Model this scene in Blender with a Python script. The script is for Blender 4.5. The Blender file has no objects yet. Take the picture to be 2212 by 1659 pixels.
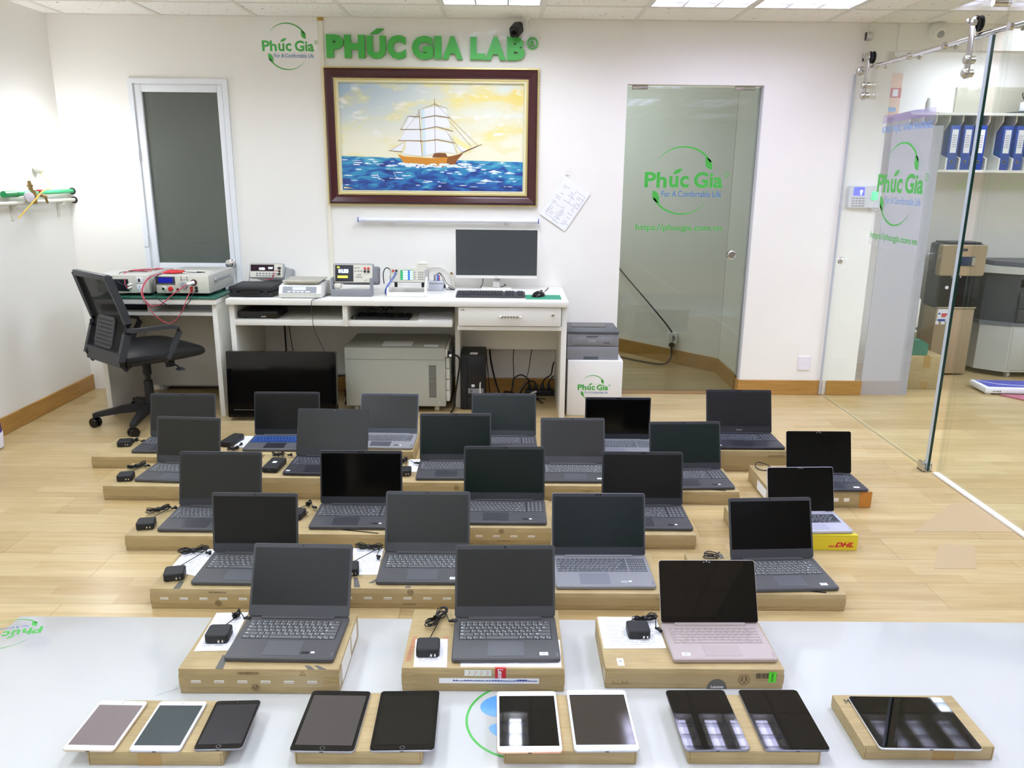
import bpy, bmesh, math, random
from mathutils import Vector, Matrix
random.seed(7)
S = bpy.context.scene
COL = S.collection
PI = math.pi
def rad(d): return d * PI / 180

# ------------------------------------------------------------------ camera, world, exposure
CZ = 1.5
def camera():
    p, yw, r = rad(14.818), rad(0.376), rad(0.576)
    cp, sp, cy, sy = math.cos(p), math.sin(p), math.cos(yw), math.sin(yw)
    f = Vector((sy * cp, cy * cp, -sp)); rt = Vector((cy, -sy, 0)); up = rt.cross(f)
    rt2 = math.cos(r) * rt + math.sin(r) * up; up2 = -math.sin(r) * rt + math.cos(r) * up
    cd = bpy.data.cameras.new('camera'); cd.sensor_width = 36; cd.lens = 36 * 1719.8 / 2212
    cd.clip_start = 0.05; cd.clip_end = 60
    co = bpy.data.objects.new('camera', cd); COL.objects.link(co)
    m = Matrix((rt2, up2, -f)).transposed().to_4x4(); m.translation = Vector((0, 0, CZ))
    co.matrix_world = m
    S.camera = co
camera()
S.view_settings.view_transform = 'Standard'; S.view_settings.look = 'None'
S.view_settings.gamma = 1; S.view_settings.use_curve_mapping = False
S.view_settings.exposure = 0.0
S.cycles.use_denoising = True
S.cycles.max_bounces = 10; S.cycles.diffuse_bounces = 5; S.cycles.transparent_max_bounces = 12
S.cycles.sample_clamp_indirect = 6
W_ = bpy.data.worlds.new('world'); S.world = W_; W_.use_nodes = True
W_.node_tree.nodes['Background'].inputs[0].default_value = (0.8, 0.85, 1, 1)
W_.node_tree.nodes['Background'].inputs[1].default_value = 0.3
# ceiling luminaires: (x, y_far, tint, power); each 0.6 x 1.2 m, set in the tile grid
COOL = (0.63, 0.64, 1.0); NEUT = (0.76, 0.83, 1.0); WARM = (0.76, 0.86, 1.0)
LAMP_W = 15.0
LAMPS = [(-0.405, 5.04, NEUT, .7), (0.795, 5.04, COOL, .27), (1.395, 5.04, COOL, .27), (-2.205, 4.44, WARM, .82),  # last one here is unseen, added to brighten the left side
         (-2.205, 2.04, WARM, .62), (-0.405, 2.64, WARM, .55), (1.395, 2.64, COOL, .45),
         (-2.205, -0.36, WARM, .75), (-0.405, 0.24, WARM, .7), (1.395, 0.24, COOL, .6),
         (-1.605, -2.16, WARM, 1.0), (0.795, -2.16, COOL, .8),
         (2.595, 4.44, NEUT, 0.9), (3.795, 4.44, NEUT, 1.7), (3.195, 2.04, NEUT, 0.8), (3.195, 6.24, NEUT, 0.55)]

# ------------------------------------------------------------------ materials
def lin(c):
    if isinstance(c, str):
        c = tuple(int(c[i:i + 2], 16) / 255 for i in (0, 2, 4))
    return tuple((x / 12.92 if x <= 0.04045 else ((x + 0.055) / 1.055) ** 2.4) for x in c)
MC = {}
def mat(name, col='808080', rough=0.5, metal=0.0, emit=None, es=0.0, noise=0.0, nscale=60, bump=0.0, coat=0.0, ior=1.45, trans=0.0, alpha=1.0):
    if name in MC: return MC[name]
    m = bpy.data.materials.new(name); m.use_nodes = True
    nt = m.node_tree; b = nt.nodes['Principled BSDF']; c = lin(col)
    b.inputs['Base Color'].default_value = (*c, 1); b.inputs['Roughness'].default_value = rough
    b.inputs['Metallic'].default_value = metal; b.inputs['IOR'].default_value = ior
    b.inputs['Coat Weight'].default_value = coat; b.inputs['Coat Roughness'].default_value = 0.05
    b.inputs['Transmission Weight'].default_value = trans; b.inputs['Alpha'].default_value = alpha
    if emit:
        b.inputs['Emission Color'].default_value = (*lin(emit), 1); b.inputs['Emission Strength'].default_value = es
    if noise or bump:
        tc = nt.nodes.new('ShaderNodeTexCoord'); n = nt.nodes.new('ShaderNodeTexNoise')
        n.inputs['Scale'].default_value = nscale; n.inputs['Detail'].default_value = 4
        nt.links.new(tc.outputs['Object'], n.inputs['Vector'])
        if noise:
            r = nt.nodes.new('ShaderNodeValToRGB'); e = r.color_ramp.elements
            e[0].position = 0.3; e[1].position = 0.7
            e[0].color = (*[x * (1 - noise) for x in c], 1); e[1].color = (*[min(1, x * (1 + noise)) for x in c], 1)
            nt.links.new(n.outputs['Fac'], r.inputs['Fac']); nt.links.new(r.outputs['Color'], b.inputs['Base Color'])
        if bump:
            bp = nt.nodes.new('ShaderNodeBump'); bp.inputs['Strength'].default_value = bump; bp.inputs['Distance'].default_value = 0.002
            nt.links.new(n.outputs['Fac'], bp.inputs['Height']); nt.links.new(bp.outputs['Normal'], b.inputs['Normal'])
    MC[name] = m; return m
def glass(name, tint, gloss=1.0, rough=0.0):
    """sheet glass: clear tinted body with a Fresnel reflection on its surface"""
    if name in MC: return MC[name]
    m = bpy.data.materials.new(name); m.use_nodes = True; nt = m.node_tree; N = nt.nodes; K = nt.links
    N.clear(); o = N.new('ShaderNodeOutputMaterial'); mx = N.new('ShaderNodeMixShader'); t = N.new('ShaderNodeBsdfTransparent')
    g = N.new('ShaderNodeBsdfGlossy'); fr = N.new('ShaderNodeFresnel'); ge = N.new('ShaderNodeNewGeometry'); mr = N.new('ShaderNodeMapRange')
    mr.inputs[3].default_value = 1.5; mr.inputs[4].default_value = 1 / 1.5; K.new(ge.outputs['Backfacing'], mr.inputs[0]); K.new(mr.outputs[0], fr.inputs[0])
    ml = N.new('ShaderNodeMath'); ml.operation = 'MULTIPLY'; ml.inputs[1].default_value = gloss
    t.inputs[0].default_value = (*tint, 1); g.inputs['Roughness'].default_value = rough; g.inputs['Color'].default_value = (1, 1, 1, 1)
    K.new(fr.outputs[0], ml.inputs[0]); K.new(ml.outputs[0], mx.inputs[0]); K.new(t.outputs[0], mx.inputs[1]); K.new(g.outputs[0], mx.inputs[2])
    K.new(mx.outputs[0], o.inputs[0]); MC[name] = m; return m
def frosted(name, col, mixf, rough=0.3):
    """film that lets part of the light straight through and scatters the rest"""
    m = bpy.data.materials.new(name); m.use_nodes = True; nt = m.node_tree; N = nt.nodes; K = nt.links
    N.clear(); o = N.new('ShaderNodeOutputMaterial'); mx = N.new('ShaderNodeMixShader'); t = N.new('ShaderNodeBsdfTransparent')
    g = N.new('ShaderNodeBsdfPrincipled'); g.inputs['Base Color'].default_value = (*lin(col), 1); g.inputs['Roughness'].default_value = rough
    mx.inputs[0].default_value = mixf
    K.new(t.outputs[0], mx.inputs[1]); K.new(g.outputs[0], mx.inputs[2]); K.new(mx.outputs[0], o.inputs[0]); MC[name] = m; return m

def floor_mat():
    m = bpy.data.materials.new('laminate_floor'); m.use_nodes = True; nt = m.node_tree; N = nt.nodes; K = nt.links
    b = N['Principled BSDF']; tc = N.new('ShaderNodeTexCoord')
    def brick(w, h, c1, c2, mortar, ms, off, squash=1.0):
        k = N.new('ShaderNodeTexBrick'); k.inputs['Scale'].default_value = 1.0
        k.inputs['Brick Width'].default_value = w; k.inputs['Row Height'].default_value = h
        k.inputs['Color1'].default_value = (*lin(c1), 1); k.inputs['Color2'].default_value = (*lin(c2), 1)
        k.inputs['Mortar'].default_value = (*lin(mortar), 1); k.inputs['Mortar Size'].default_value = ms
        k.inputs['Mortar Smooth'].default_value = 0.2; k.offset = off; k.offset_frequency = 2; k.inputs['Bias'].default_value = 0.0
        return k
    mp = N.new('ShaderNodeMapping'); mp.inputs['Location'].default_value = (0.37, 0.135, 0)
    K.new(tc.outputs['Object'], mp.inputs[0])
    k1 = brick(1.21, 0.192, 'c8b17f', 'ae9565', '80653e', 0.0016, 0.37); K.new(mp.outputs[0], k1.inputs[0])
    k2 = brick(0.43, 0.064, 'ccba95', 'b09468', 'bba277', 0.0006, 0.41); K.new(mp.outputs[0], k2.inputs[0])
    mx = N.new('ShaderNodeMix'); mx.data_type = 'RGBA'; mx.inputs[0].default_value = 0.40
    K.new(k1.outputs['Color'], mx.inputs[6]); K.new(k2.outputs['Color'], mx.inputs[7])
    mp2 = N.new('ShaderNodeMapping'); mp2.inputs['Scale'].default_value = (1.6, 22, 1); K.new(tc.outputs['Object'], mp2.inputs[0])
    n = N.new('ShaderNodeTexNoise'); n.inputs['Scale'].default_value = 2.2; n.inputs['Detail'].default_value = 6; n.inputs['Distortion'].default_value = 0.6
    K.new(mp2.outputs[0], n.inputs['Vector'])
    r = N.new('ShaderNodeValToRGB'); r.color_ramp.elements[0].position = 0.3; r.color_ramp.elements[0].color = (0.80, 0.77, 0.70, 1)
    r.color_ramp.elements[1].position = 0.68; r.color_ramp.elements[1].color = (1, 1, 1, 1)
    K.new(n.outputs['Fac'], r.inputs['Fac'])
    mu = N.new('ShaderNodeMix'); mu.data_type = 'RGBA'; mu.blend_type = 'MULTIPLY'; mu.inputs[0].default_value = 0.9
    K.new(mx.outputs[2], mu.inputs[6]); K.new(r.outputs['Color'], mu.inputs[7]); K.new(mu.outputs[2], b.inputs['Base Color'])
    b.inputs['Roughness'].default_value = 0.28; b.inputs['IOR'].default_value = 1.45
    bp = N.new('ShaderNodeBump'); bp.inputs['Strength'].default_value = 0.25; bp.inputs['Distance'].default_value = 0.001; bp.invert = True
    K.new(k1.outputs['Fac'], bp.inputs['Height']); K.new(bp.outputs['Normal'], b.inputs['Normal'])
    return m
def tile_mat():
    m = bpy.data.materials.new('mineral_ceiling_tile'); m.use_nodes = True; nt = m.node_tree; N = nt.nodes; K = nt.links
    b = N['Principled BSDF']; tc = N.new('ShaderNodeTexCoord'); n = N.new('ShaderNodeTexNoise')
    n.inputs['Scale'].default_value = 42; n.inputs['Detail'].default_value = 2
    K.new(tc.outputs['Object'], n.inputs['Vector'])
    r = N.new('ShaderNodeValToRGB'); e = r.color_ramp.elements
    e[0].position = 0.27; e[0].color = (*lin('8d8579'), 1); e[1].position = 0.32; e[1].color = (*lin('f4f1ea'), 1)
    K.new(n.outputs['Fac'], r.inputs['Fac']); K.new(r.outputs['Color'], b.inputs['Base Color']); b.inputs['Roughness'].default_value = 0.95
    return m
def wood_mat(name, c1, c2):
    m = bpy.data.materials.new(name); m.use_nodes = True; nt = m.node_tree; N = nt.nodes; K = nt.links
    b = N['Principled BSDF']; tc = N.new('ShaderNodeTexCoord'); mp = N.new('ShaderNodeMapping'); mp.inputs['Scale'].default_value = (3, 3, 40)
    n = N.new('ShaderNodeTexNoise'); n.inputs['Scale'].default_value = 2.0; n.inputs['Detail'].default_value = 5
    K.new(tc.outputs['Object'], mp.inputs[0]); K.new(mp.outputs[0], n.inputs['Vector'])
    r = N.new('ShaderNodeValToRGB'); e = r.color_ramp.elements; e[0].position = 0.3; e[1].position = 0.7
    e[0].color = (*lin(c1), 1); e[1].color = (*lin(c2), 1)
    K.new(n.outputs['Fac'], r.inputs['Fac']); K.new(r.outputs['Color'], b.inputs['Base Color']); b.inputs['Roughness'].default_value = 0.35
    MC[name] = m; return m
def card_mat():
    m = bpy.data.materials.new('corrugated_cardboard'); m.use_nodes = True; nt = m.node_tree; N = nt.nodes; K = nt.links
    b = N['Principled BSDF']; tc = N.new('ShaderNodeTexCoord'); mp = N.new('ShaderNodeMapping'); mp.inputs['Scale'].default_value = (3, 60, 60)
    oi = N.new('ShaderNodeObjectInfo')
    n = N.new('ShaderNodeTexNoise'); n.inputs['Scale'].default_value = 3.0; n.inputs['Detail'].default_value = 5
    n2 = N.new('ShaderNodeTexNoise'); n2.inputs['Scale'].default_value = 9
    K.new(tc.outputs['Object'], mp.inputs[0]); K.new(mp.outputs[0], n.inputs['Vector']); K.new(tc.outputs['Object'], n2.inputs['Vector'])
    a = N.new('ShaderNodeMath'); a.operation = 'ADD'; K.new(n.outputs['Fac'], a.inputs[0]); K.new(n2.outputs['Fac'], a.inputs[1])
    r = N.new('ShaderNodeValToRGB'); e = r.color_ramp.elements; e[0].position = 0.6; e[1].position = 1.0
    r2 = N.new('ShaderNodeMath'); r2.operation = 'MULTIPLY'; r2.inputs[1].default_value = 0.8; K.new(a.outputs[0], r2.inputs[0])
    e[0].color = (*lin('9f8b60'), 1); e[1].color = (*lin('b49f73'), 1)
    K.new(r2.outputs[0], r.inputs['Fac'])
    h = N.new('ShaderNodeHueSaturation'); K.new(r.outputs['Color'], h.inputs['Color'])
    v = N.new('ShaderNodeMapRange'); v.inputs[3].default_value = 0.93; v.inputs[4].default_value = 1.05; K.new(oi.outputs['Random'], v.inputs[0]); K.new(v.outputs[0], h.inputs['Value'])
    K.new(h.outputs['Color'], b.inputs['Base Color']); b.inputs['Roughness'].default_value = 0.6
    MC['card'] = m; return m
M = dict(
    wall=mat('white_wall_paint', 'eeece6', 0.55, noise=0.012, nscale=2), ceil=tile_mat(), tbar=mat('white_grid_bar', 'e2dfd6', 0.4),
    floor=floor_mat(), skirt=wood_mat('oak_skirting', '9c7436', 'b38645'), white=mat('white_laminate', 'eae9e2', 0.3), alu=mat('white_aluminium', 'e6e9ee', 0.3),
    board=mat('glossy_white_board', 'c9cbca', 0.12, coat=0.4), card=card_mat(), tape=mat('clear_packing_tape', 'a8946a', 0.14), tapelab=mat('white_tape_print', 'e9e6dd', 0.35),
    ink=mat('brown_print_ink', '6b563a', 0.7), black=mat('black_plastic', '17171a', 0.4), bgloss=mat('gloss_black_plastic', '060608', 0.06), blackm=mat('matt_black_plastic', '1d1e20', 0.55),
    dgrey=mat('dark_grey_plastic', '3f4043', 0.45), mgrey=mat('mid_grey_plastic', '85878c', 0.45), lgrey=mat('light_grey_metal', 'bdbdb6', 0.4), steel=mat('brushed_steel', 'c9c8c4', 0.25, 1.0),
    chrome=mat('polished_chrome', 'e0e0e2', 0.08, 1.0), green=mat('sign_green', '45ab45', 0.4), blue=mat('tagline_blue', '2f72b5', 0.4), red=mat('red_plastic', 'c62a2c', 0.4),
    paper=mat('white_paper', 'eff0f4', 0.8), pline=mat('grey_print', 'a9adb8', 0.8), cable=mat('black_cable', '101011', 0.45), wcable=mat('white_cable', 'e7e4da', 0.5),
    navy=mat('navy_blue_board', '2b4f9e', 0.5), gold=mat('gold_leaf', 'cdbb7c', 0.35, 0.5), maroon=mat('maroon_lacquer', '431d1f', 0.22), cream=mat('cream_moulding', 'e2dcb4', 0.45),
    beige=mat('beige_instrument_panel', 'd6d4c6', 0.45), grey=mat('grey_instrument_case', '9ea2a4', 0.45), pearl=mat('grey_white_steel', 'c3c6bf', 0.4), putty=mat('grey_enamel', 'a9ab9f', 0.4),
)

# ------------------------------------------------------------------ mesh building
class MB:
    def __init__(s): s.v = []; s.f = []; s.m = []; s.X = None
    def add(s, vs, fs, m=0):
        o = len(s.v)
        for p in vs:
            p = Vector(p); s.v.append(tuple(s.X @ p) if s.X is not None else tuple(p))
        for f in fs: s.f.append(tuple(i + o for i in f)); s.m.append(m)
    def bm(s, b, m=0):
        b.verts.index_update(); s.add([v.co for v in b.verts], [[v.index for v in f.verts] for f in b.faces], m); b.free()
    def box(s, x0, x1, y0, y1, z0, z1, m=0, bev=0.0, seg=2):
        if bev <= 0:
            vs = [(x, y, z) for x in (x0, x1) for y in (y0, y1) for z in (z0, z1)]
            s.add(vs, [(0, 1, 3, 2), (4, 6, 7, 5), (0, 4, 5, 1), (2, 3, 7, 6), (0, 2, 6, 4), (1, 5, 7, 3)], m); return s
        b = bmesh.new(); bmesh.ops.create_cube(b, size=1)
        for v in b.verts: v.co = Vector(((x0 + x1) / 2 + v.co.x * (x1 - x0), (y0 + y1) / 2 + v.co.y * (y1 - y0), (z0 + z1) / 2 + v.co.z * (z1 - z0)))
        bmesh.ops.bevel(b, geom=b.edges[:], offset=bev, segments=seg, profile=0.5, affect='EDGES'); s.bm(b, m); return s
    def rbox(s, w, d, z0, z1, r, cx=0, cy=0, m=0, ch=0.0, n=5, axis='z'):
        """slab with rounded corners in plan and a small chamfer on its top and bottom edge"""
        def ring(rr, ins):
            pts = []
            for qx, qy, a0 in ((1, 1, 0), (-1, 1, 90), (-1, -1, 180), (1, -1, 270)):
                for k in range(n + 1):
                    a = rad(a0 + 90 * k / n); pts.append((cx + qx * (w / 2 - r) + (rr - ins) * math.cos(a), cy + qy * (d / 2 - r) + (rr - ins) * math.sin(a)))
            return pts
        lv = [(z0, ch), (z0 + ch, 0), (z1 - ch, 0), (z1, ch)] if ch > 0 else [(z0, 0), (z1, 0)]
        vs = []; L = 4 * (n + 1)
        for z, i in lv:
            for x, y in ring(r, i):
                vs.append((x, y, z) if axis == 'z' else ((x, z, y) if axis == 'y' else (z, x, y)))
        fs = [tuple(range(L))[::-1], tuple(range((len(lv) - 1) * L, len(lv) * L))]
        for k in range(len(lv) - 1):
            for i in range(L): fs.append((k * L + i, k * L + (i + 1) % L, (k + 1) * L + (i + 1) % L, (k + 1) * L + i))
        if axis != 'z': pass
        s.add(vs, fs, m); return s
    def prism(s, poly, a, b, axis='x', m=0):
        n = len(poly); vs = []
        for t in (a, b):
            for u, v in poly: vs.append({'x': (t, u, v), 'y': (u, t, v), 'z': (u, v, t)}[axis])
        s.add(vs, [tuple(range(n))[::-1], tuple(range(n, 2 * n))] + [(i, (i + 1) % n, n + (i + 1) % n, n + i) for i in range(n)], m); return s
    def quad(s, pts, m=0): s.add(pts, [tuple(range(len(pts)))], m); return s
    def cyl(s, p0, p1, r0, r1=None, n=20, m=0, cap=True):
        r1 = r0 if r1 is None else r1; p0 = Vector(p0); p1 = Vector(p1); d = (p1 - p0).normalized()
        a = d.orthogonal().normalized(); b = d.cross(a); vs = []
        for p, r in ((p0, r0), (p1, r1)):
            for k in range(n): t = 2 * PI * k / n; vs.append(p + r * (math.cos(t) * a + math.sin(t) * b))
        fs = [(k, (k + 1) % n, n + (k + 1) % n, n + k) for k in range(n)]
        if cap: fs += [tuple(range(n))[::-1], tuple(range(n, 2 * n))]
        s.add(vs, fs, m); return s
    def lathe(s, prof, c=(0, 0, 0), d=(0, 0, 1), n=24, m=0):
        c = Vector(c); d = Vector(d).normalized(); a = d.orthogonal().normalized(); b = d.cross(a); vs = []; fs = []
        for r, h in prof:
            for k in range(n): t = 2 * PI * k / n; vs.append(c + d * h + max(r, 1e-5) * (math.cos(t) * a + math.sin(t) * b))
        for j in range(len(prof) - 1):
            for k in range(n): fs.append((j * n + k, j * n + (k + 1) % n, (j + 1) * n + (k + 1) % n, (j + 1) * n + k))
        fs += [tuple(range(n))[::-1], tuple(range((len(prof) - 1) * n, len(prof) * n))]
        s.add(vs, fs, m); return s
    def tube(s, pts, r, n=6, m=0, sm=4, closed=False):
        P = [Vector(p) for p in pts]
        if sm > 1 and len(P) > 2:
            Q = []; L = len(P)
            rng = range(L) if closed else range(L - 1)
            for i in rng:
                a, b, c, d = P[(i - 1) % L if closed else max(i - 1, 0)], P[i], P[(i + 1) % L], P[(i + 2) % L if closed else min(i + 2, L - 1)]
                for k in range(sm):
                    t = k / sm; Q.append(0.5 * ((2 * b) + (c - a) * t + (2 * a - 5 * b + 4 * c - d) * t * t + (3 * b - a - 3 * c + d) * t ** 3))
            if not closed: Q.append(P[-1])
            P = Q
        L = len(P); vs = []; nrm = None
        for i, p in enumerate(P):
            t = (P[(i + 1) % L] - P[i - 1]) if closed else (P[min(i + 1, L - 1)] - P[max(i - 1, 0)])
            if t.length < 1e-9: t = Vector((0, 0, 1))
            t.normalize()
            if nrm is None: nrm = t.orthogonal().normalized()
            nrm = (nrm - t * nrm.dot(t)); nrm = nrm.normalized() if nrm.length > 1e-6 else t.orthogonal().normalized()
            b = t.cross(nrm)
            for k in range(n): a = 2 * PI * k / n; vs.append(p + r * (math.cos(a) * nrm + math.sin(a) * b))
        fs = [(i * n + k, i * n + (k + 1) % n, ((i + 1) % L) * n + (k + 1) % n, ((i + 1) % L) * n + k) for i in range(L if closed else L - 1) for k in range(n)]
        if not closed: fs += [tuple(range(n))[::-1], tuple(range((L - 1) * n, L * n))]
        s.add(vs, fs, m); return s
    def sweep(s, pts, w, h, m=0):
        """rectangular bar following points; w across (horizontal), h in the bend plane"""
        P = [Vector(p) for p in pts]; vs = []
        for i, p in enumerate(P):
            t = (P[min(i + 1, len(P) - 1)] - P[max(i - 1, 0)]).normalized()
            side = Vector((0, 0, 1)).cross(t)
            side = side.normalized() if side.length > 0.05 else Vector((0, 1, 0))
            u = t.cross(side)
            for a, b in ((-1, -1), (1, -1), (1, 1), (-1, 1)): vs.append(p + side * a * w / 2 + u * b * h / 2)
        fs = [(i * 4 + k, i * 4 + (k + 1) % 4, i * 4 + 4 + (k + 1) % 4, i * 4 + 4 + k) for i in range(len(P) - 1) for k in range(4)]
        fs += [(3, 2, 1, 0), tuple(len(vs) - 4 + k for k in range(4))]
        s.add(vs, fs, m); return s
    def text(s, st, x0, x1, z0, z1, y=0.0, m=0, bold=0.0, depth=0.0, keep=False):
        """letters fitted into the rectangle x0..x1, z0..z1 of the local XZ plane, facing -Y"""
        key = (st, bold, depth > 0)
        if key not in TXT:
            cu = bpy.data.curves.new('lettering', 'FONT'); cu.body = st; cu.size = 1; cu.resolution_u = 3; cu.offset = bold
            cu.extrude = 0.5 if depth > 0 else 0.0
            ob = bpy.data.objects.new('lettering', cu); COL.objects.link(ob)
            me = bpy.data.meshes.new_from_object(ob)
            TXT[key] = ([tuple(v.co) for v in me.vertices], [tuple(p.vertices) for p in me.polygons])
            bpy.data.objects.remove(ob); bpy.data.curves.remove(cu); bpy.data.meshes.remove(me)
        V, F = TXT[key]
        if not V: return s
        a0 = min(v[0] for v in V); a1 = max(v[0] for v in V); b0 = min(v[1] for v in V); b1 = max(v[1] for v in V)
        sx = (x1 - x0) / max(a1 - a0, 1e-6); sz = (z1 - z0) / max(b1 - b0, 1e-6)
        if keep: sz = sx; z1 = z0 + (b1 - b0) * sz
        s.add([(x0 + (v[0] - a0) * sx, y - v[2] * depth, z0 + (v[1] - b0) * sz) for v in V], F, m); return s
    def build(s, name, mats, parent=None, smooth=True, ang=35):
        me = bpy.data.meshes.new(name); me.from_pydata(s.v, [], s.f)
        mats = mats if isinstance(mats, (list, tuple)) else [mats]
        for x in mats: me.materials.append(x)
        me.polygons.foreach_set('material_index', s.m)
        b = bmesh.new(); b.from_mesh(me); bmesh.ops.recalc_face_normals(b, faces=b.faces); b.to_mesh(me); b.free()
        if smooth: me.shade_smooth(); me.set_sharp_from_angle(angle=rad(ang))
        me.update()
        return link(name, me, parent)
TXT = {}
def link(name, me, parent=None):
    o = bpy.data.objects.new(name, me); COL.objects.link(o)
    if parent is not None: o.parent = parent
    return o
def tag(o, label=None, cat=None, group=None, kind=None):
    if label: o['label'] = label
    if cat: o['category'] = cat
    if group: o['group'] = group
    if kind: o['kind'] = kind
    return o
def thing(name, label, cat, loc=(0, 0, 0), rz=0.0, group=None):
    o = bpy.data.objects.new(name, None); COL.objects.link(o); o.empty_display_size = 0.05
    o.location = loc; o.rotation_euler = (0, 0, rad(rz)); return tag(o, label, cat, group)
def struct(name, mb, mats, parent=None, smooth=False):
    o = mb.build(name, mats, parent, smooth)
    if parent is None: o['kind'] = 'structure'
    return o
def B(x0, x1, y0, y1, z0, z1, bev=0.0): return MB().box(x0, x1, y0, y1, z0, z1, 0, bev)
# ------------------------------------------------------------------ room shell
YB, ZC = 5.45, 2.445          # back wall face, ceiling height
XL = -2.925                   # left wall face
w = M['wall']
struct('floor', B(-3.1, 6.2, -3.7, 9.0, -0.05, 0), M['floor'])
struct('wall_left', B(XL - 0.15, XL, -3.7, YB + 0.1, 0, ZC + 0.2), w)
mb = MB()
for a in ((XL, -2.41, 0, ZC + .1), (-2.41, -1.845, 2.03, ZC + .1), (-1.845, .76, 0, ZC + .1), (.76, 1.646, 2.063, ZC + .1), (1.646, 2.463, 0, ZC + .1)):
    mb.box(a[0], a[1], YB, YB + 0.1, a[2], a[3])
struct('wall_back', mb, w)
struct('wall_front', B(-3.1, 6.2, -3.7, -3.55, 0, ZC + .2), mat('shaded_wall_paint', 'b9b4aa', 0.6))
struct('wall_right', B(6.0, 6.2, -3.7, 9.0, 0, ZC + .2), w)
struct('wall_office', B(2.35, 6.1, 6.42, 6.55, 0, ZC + .2), w)
struct('trim_1', B(2.463, 6.1, YB - .02, YB + .08, 2.285, ZC + .05), w)                          # soffit over the office opening
# passage behind the glass door
struct('wall_passage_far', MB().prism([(1.652, 6.072), (-.3, 8.293), (-.25, 8.34), (1.71, 6.11)], 0, ZC + .1, 'z'), w)
struct('wall_passage_right', B(1.655, 1.72, YB + .1, 6.1, 0, ZC + .1), w)
struct('wall_passage_left', B(-.3, -.25, YB + .1, 8.4, 0, ZC + .1), w)
mb = MB().prism([(1.640, 6.062), (.0, 7.93), (.01, 7.945), (1.652, 6.075)], 0, .115, 'z')
struct('baseboard_passage', mb, M['skirt'])
struct('baseboard_passage_right', B(1.640, 1.655, YB + .06, 6.07, 0, .115), M['skirt'])
# dark room behind the half glazed door
mb = MB().box(-2.6, -1.6, 6.1, 6.15, 0, ZC).box(-2.65, -2.6, 5.55, 6.15, 0, ZC).box(-1.6, -1.55, 5.55, 6.15, 0, ZC)
struct('wall_store_room', mb, mat('store_room_paint', '8e948a', 0.7))
# skirting
struct('baseboard_left', B(XL, XL + .014, -3.5, YB, 0, .105, .003), M['skirt'])
struct('baseboard_back', MB().box(-1.72, .755, YB - .014, YB, 0, .105, 0, .003), M['skirt'])
struct('baseboard_right', MB().box(1.632, 2.232, YB - .014, YB, 0, .105, 0, .003).box(2.262, 2.51, YB - .014, YB, 0, .105, 0, .003).box(1.632, 1.646, YB, YB + .08, 0, .105), M['skirt'])
struct('trim_2', B(-1.212, -1.182, YB - .008, YB, .76, 2.42, .002), mat('cream_cover_strip', 'e9e4d4', 0.4))      # vertical cover strip beside the lettering
o = struct('trim_3', B(-1.215, -1.179, YB - .012, YB, 2.42, ZC, .002), mat('brass_strip', 'b89a4a', 0.35, 0.8))
# threshold and glass channel on the floor
struct('trim_4', B(2.238, 2.252, 3.93, YB, 0, .004), mat('floor_joint', 'b7a684', .5))
struct('trim_5', B(2.232, 2.262, -3.5, 3.90, 0, .012, .003), M['white'])
struct('trim_6', B(.76, 1.646, YB - .02, YB + .08, 0, .003), mat('dark_threshold', '8c6a43', .4))
# ceiling: mineral tiles between grid bars, left open where the luminaires sit
cells = set()
for lx, ly, _, _ in LAMPS:
    i = round((lx + .005 - .2) / .6); j = round((5.04 - ly) / .6)
    cells |= {(i, j), (i, j + 1)}
mb = MB()
for i in range(-6, 10):
    for j in range(-6, 15):
        if (i, j) in cells: continue
        x0 = .195 + .6 * i; y1 = 5.04 - .6 * j
        if x0 > 6.1 or y1 - .6 > 8.6: continue
        mb.box(x0, x0 + .6, y1 - .6, y1, ZC, ZC + .015)
struct('ceiling', mb, M['ceil'])
mb = MB()
for i in range(-5, 10): x = .195 + .6 * i; mb.box(x - .012, x + .012, -3.6, YB + 1, ZC - .004, ZC)
for j in range(-3, 15): y = 5.04 - .6 * j; mb.box(-3.0, 6.1, y - .012, y + .012, ZC - .0035, ZC)
struct('trim_7', mb, M['tbar'])
struct('trim_8', B(XL, 2.463, YB - .016, YB, ZC - .006, ZC + .01), M['tbar'])                    # wall angle of the ceiling grid

# louvred luminaires: white tray, three lamps, mirror louvre
refl = mat('mirror_reflector', 'd9dadf', 0.22, 0.9)
def luminaire_parts():
    L, W2 = 1.2, .6
    t = MB().box(0, W2, -L, 0, .075, .085).box(0, .02, -L, 0, -.002, .08).box(W2 - .02, W2, -L, 0, -.002, .08).box(.02, W2 - .02, -.02, 0, -.002, .08).box(.02, W2 - .02, -L, -L + .02, -.002, .08)
    lv = MB()
    for k in range(4): x = .02 + .1867 * k; lv.box(x - .004, x + .004, -L + .02, -.02, -.001, .035)
    for k in range(1, 10): y = -L * k / 10; lv.box(.02, W2 - .02, y - .004, y + .004, -.001, .03)
    return t.build('tray', M['tbar'], None, False), lv.build('louvre', refl, None, False)
TRAY, LOUV = luminaire_parts()
lamps_where = ['louvred ceiling light nearest the black camera', 'louvred ceiling light over the glass door, the nearer to the camera', 'louvred ceiling light over the wall between glass door and sliding door']
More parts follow.
